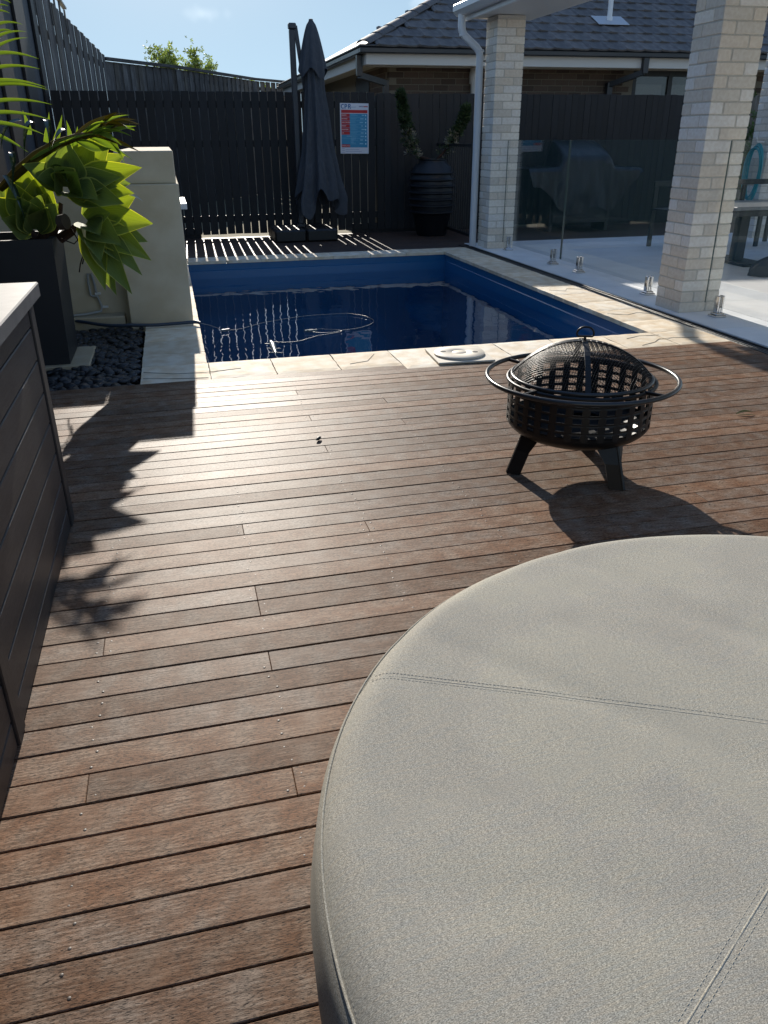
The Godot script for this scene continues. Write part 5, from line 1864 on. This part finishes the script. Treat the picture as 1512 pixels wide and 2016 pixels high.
func small_things() -> void:
	# skimmer lid
	var t := thing("skimmer_lid", "round cream skimmer lid on a square plate by pool", "lid", Vector3(1.665, 0.003, -4.655))
	t.rotation.y = -0.06
	var st := new_st()
	cbox(st, Vector3(0, 0.007, 0), Vector3(0.36, 0.012, 0.375), 0.003)
	part(t, "plate", st, M.lid)
	st = new_st()
	lathe(st, [Vector2(0.155, 0.0135), Vector2(0.16, 0.016), Vector2(0.16, 0.023), Vector2(0.155, 0.027), Vector2(0.05, 0.027), Vector2(0.047, 0.0245), Vector2(0.044, 0.027), Vector2(0.0005, 0.027)], 48)
	part(t, "lid", st, M.lid)
	for e in [Vector3(-0.098, 0.0275, -0.028), Vector3(0.098, 0.0275, 0.022)]:
		st = new_st()
		lathe(st, [Vector2(0.019, -0.001), Vector2(0.018, 0.0005), Vector2(0.0005, 0.0002)], 16, e)
		part(t, "finger_hole", st, M.hole)
	# hoses
	var y := -0.19
	var h := thing("pool_cleaner", "thin pale floating hose looping round a pool cleaner head", "pool cleaner", Vector3(1.0, -0.2, -6.6))
	var off := -h.position
	var loop := [[393, 636], [415, 641], [443, 650], [470, 648], [520, 635], [600, 622], [640, 619], [680, 617], [718, 622], [735, 630], [730, 638], [705, 646], [675, 650], [656, 654], [632, 655], [612, 652], [625, 648], [660, 649], [672, 652], [650, 657], [625, 661], [590, 671], [560, 674], [535, 672]]
	var cv := Curve3D.new()
	for i in loop.size():
		var q := at_y(loop[i][0], loop[i][1], -0.188 if i > 1 else 0.02 if i == 0 else -0.10)
		cv.add_point(q + off)
	for i in range(1, cv.point_count - 1):
		var d := (cv.get_point_position(i + 1) - cv.get_point_position(i - 1)) * 0.17
		cv.set_point_in(i, -d)
		cv.set_point_out(i, d)
	st = new_st()
	var pts := []
	var L := cv.get_baked_length()
	for k in 150: pts.append(cv.sample_baked(L * k / 149.0, true))
	tube(st, pts, 0.0024, 6)
	part(h, "hose", st, M.hose_white)
	st = new_st()
	for e in [[443, 650], [608, 651], [616, 651]]:
		var q := at_y(e[0], e[1], -0.185) + off
		tube(st, [q + Vector3(-0.035, 0, 0.01), q + Vector3(0.035, 0, -0.01)], 0.010, 8)
	part(h, "float", st, M.hose_white)
	st = new_st()
	var a := at_y(533, 673, -0.20) + off
	var b := at_y(543, 696, -0.21) + off
	tube(st, [a, a.lerp(b, 0.4) + Vector3(0, 0.012, 0), b], [0.014, 0.024, 0.012], 10)
	for e in [0.2, 0.6, 0.95]: tube(st, [a.lerp(b, e) + Vector3(-0.05, 0, -0.02), a.lerp(b, e) + Vector3(0.05, 0.0, 0.02)], 0.006, 6)
	part(h, "cleaner_head", st, M.hose_white)
	st = new_st()
	pts = []
	for e in [[120, 628, 0.05], [165, 634, 0.04], [205, 640, 0.03], [242, 641, 0.028], [258, 640, 0.030], [300, 640, 0.022], [345, 637, 0.022], [383, 634, 0.024], [394, 636, 0.018]]:
		pts.append(at_y(e[0], e[1], e[2]))
	st = new_st()
	tube(st, smooth(pts, 6), 0.0125, 8)
	single("feed_hose", st, M.hose_dark, "dark blue hose lying along the foot of the cream wall", "hose")
	# litter on the deck
	st = new_st()
	var pod := Transform3D(Basis(Vector3.UP, 0.9), Vector3(0.537, 0.010, -3.371))
	var prof := []
	for k in 9: prof.append(Vector2(maxf(0.0085 * sin(PI * k / 8.0), 0.0004), -0.026 + 0.052 * k / 8.0))
	XF = Transform3D(Basis(Vector3(0, 0, 1), PI / 2), Vector3.ZERO)
	lathe(st, prof, 12)
	XF = Transform3D.IDENTITY
	var s := single("seed_pod", st, M.plastic, "small black seed pod lying alone on the deck", "seed pod")
	s.transform = pod
	st = new_st()
	blade(st, Vector3(-0.045, 0.004, 0), Vector3(0.045, 0.006, 0.012), 0.018, Vector3(0, 0.022, 0), Vector3(0, 1, 0.2), 0.4)
	blade(st, Vector3(-0.04, 0.004, 0.004), Vector3(0.05, 0.003, 0.034), 0.007, Vector3(0, 0.004, 0.02), Vector3(0, 1, 0.2), 0.3)
	s = single("fallen_leaf", st, plain(lin(0.20, 0.17, 0.05), 0.5), "curled olive leaf on the deck right of the fire pit", "leaf")
	s.position = Vector3(2.651, 0, -3.186)

func at_y(x: float, y: float, h: float) -> Vector3:
	var d := cam_basis.x * ((x - 756.0) / FPX) + cam_basis.y * ((1008.0 - y) / FPX) - cam_basis.z
	return CAM + d * ((h - CAM.y) / d.y)

func smooth(pts: Array, n: int) -> Array:
	var r := []
	for i in pts.size() - 1:
		var a: Vector3 = pts[maxi(i - 1, 0)]
		var d: Vector3 = pts[mini(i + 2, pts.size() - 1)]
		for k in n: r.append(pts[i].cubic_interpolate(pts[i + 1], a, d, float(k) / n))
	r.append(pts[-1])
	return r

func trees() -> void:
	var spec := [["bushy yellow green tree top rising above the rear fence", Vector3(0.85, -0.08, -27.0), 3.6, 1.0, 3600], ["smaller green tree top right of the bushy one", Vector3(2.75, -0.08, -29.0), 3.1, 0.85, 1500], ["sparse twiggy tree top left of the bushy one", Vector3(-0.1, -0.08, -27.5), 2.85, 0.4, 160]]
	for e in spec:
		var t := thing("tree", e[0], "tree", e[1], "trees beyond the rear fence")
		var st := new_st()
		tube(st, [Vector3.ZERO, Vector3(0.05, e[2] * 0.4, 0), Vector3(0.0, e[2] * 0.7, 0.05)], [0.09, 0.07, 0.04], 8)
		var tips := []
		for k in 16:
			var a := rng.randf() * TAU
			var b := Vector3(cos(a) * e[3] * rng.randf_range(0.3, 1.0), e[2] * 0.7 + rng.randf_range(0.1, e[2] * 0.32), sin(a) * e[3] * rng.randf_range(0.3, 0.9))
			tube(st, [Vector3(0, e[2] * 0.55, 0), Vector3(b.x * 0.5, lerpf(e[2] * 0.55, b.y, 0.5), b.z * 0.5), b], [0.03, 0.02, 0.006], 5)
			tips.append(b)
		part(t, "trunk", st, M.bark)
		st = new_st()
		tuft(st, 4, 0.085, 0.02)
		var where := []
		var tint := []
		for k in e[4]:
			var b: Vector3 = tips[rng.randi() % tips.size()]
			var root := Vector3(b.x * 0.4, e[2] * 0.66, b.z * 0.4)
			var q := root.lerp(b, rng.randf_range(0.2, 1.08)) + Vector3(rng.randfn(), rng.randfn(), rng.randfn()) * 0.11
			where.append(Transform3D(Basis.from_euler(Vector3(rng.randf() * 3, rng.randf() * TAU, rng.randf() * 3)) * rng.randf_range(0.7, 1.4), q))
			tint.append(Color(0.26, 0.30, 0.09) * rng.randf_range(0.6, 1.5))
		many(t, "crown", done(st), M.foliage, where, tint)
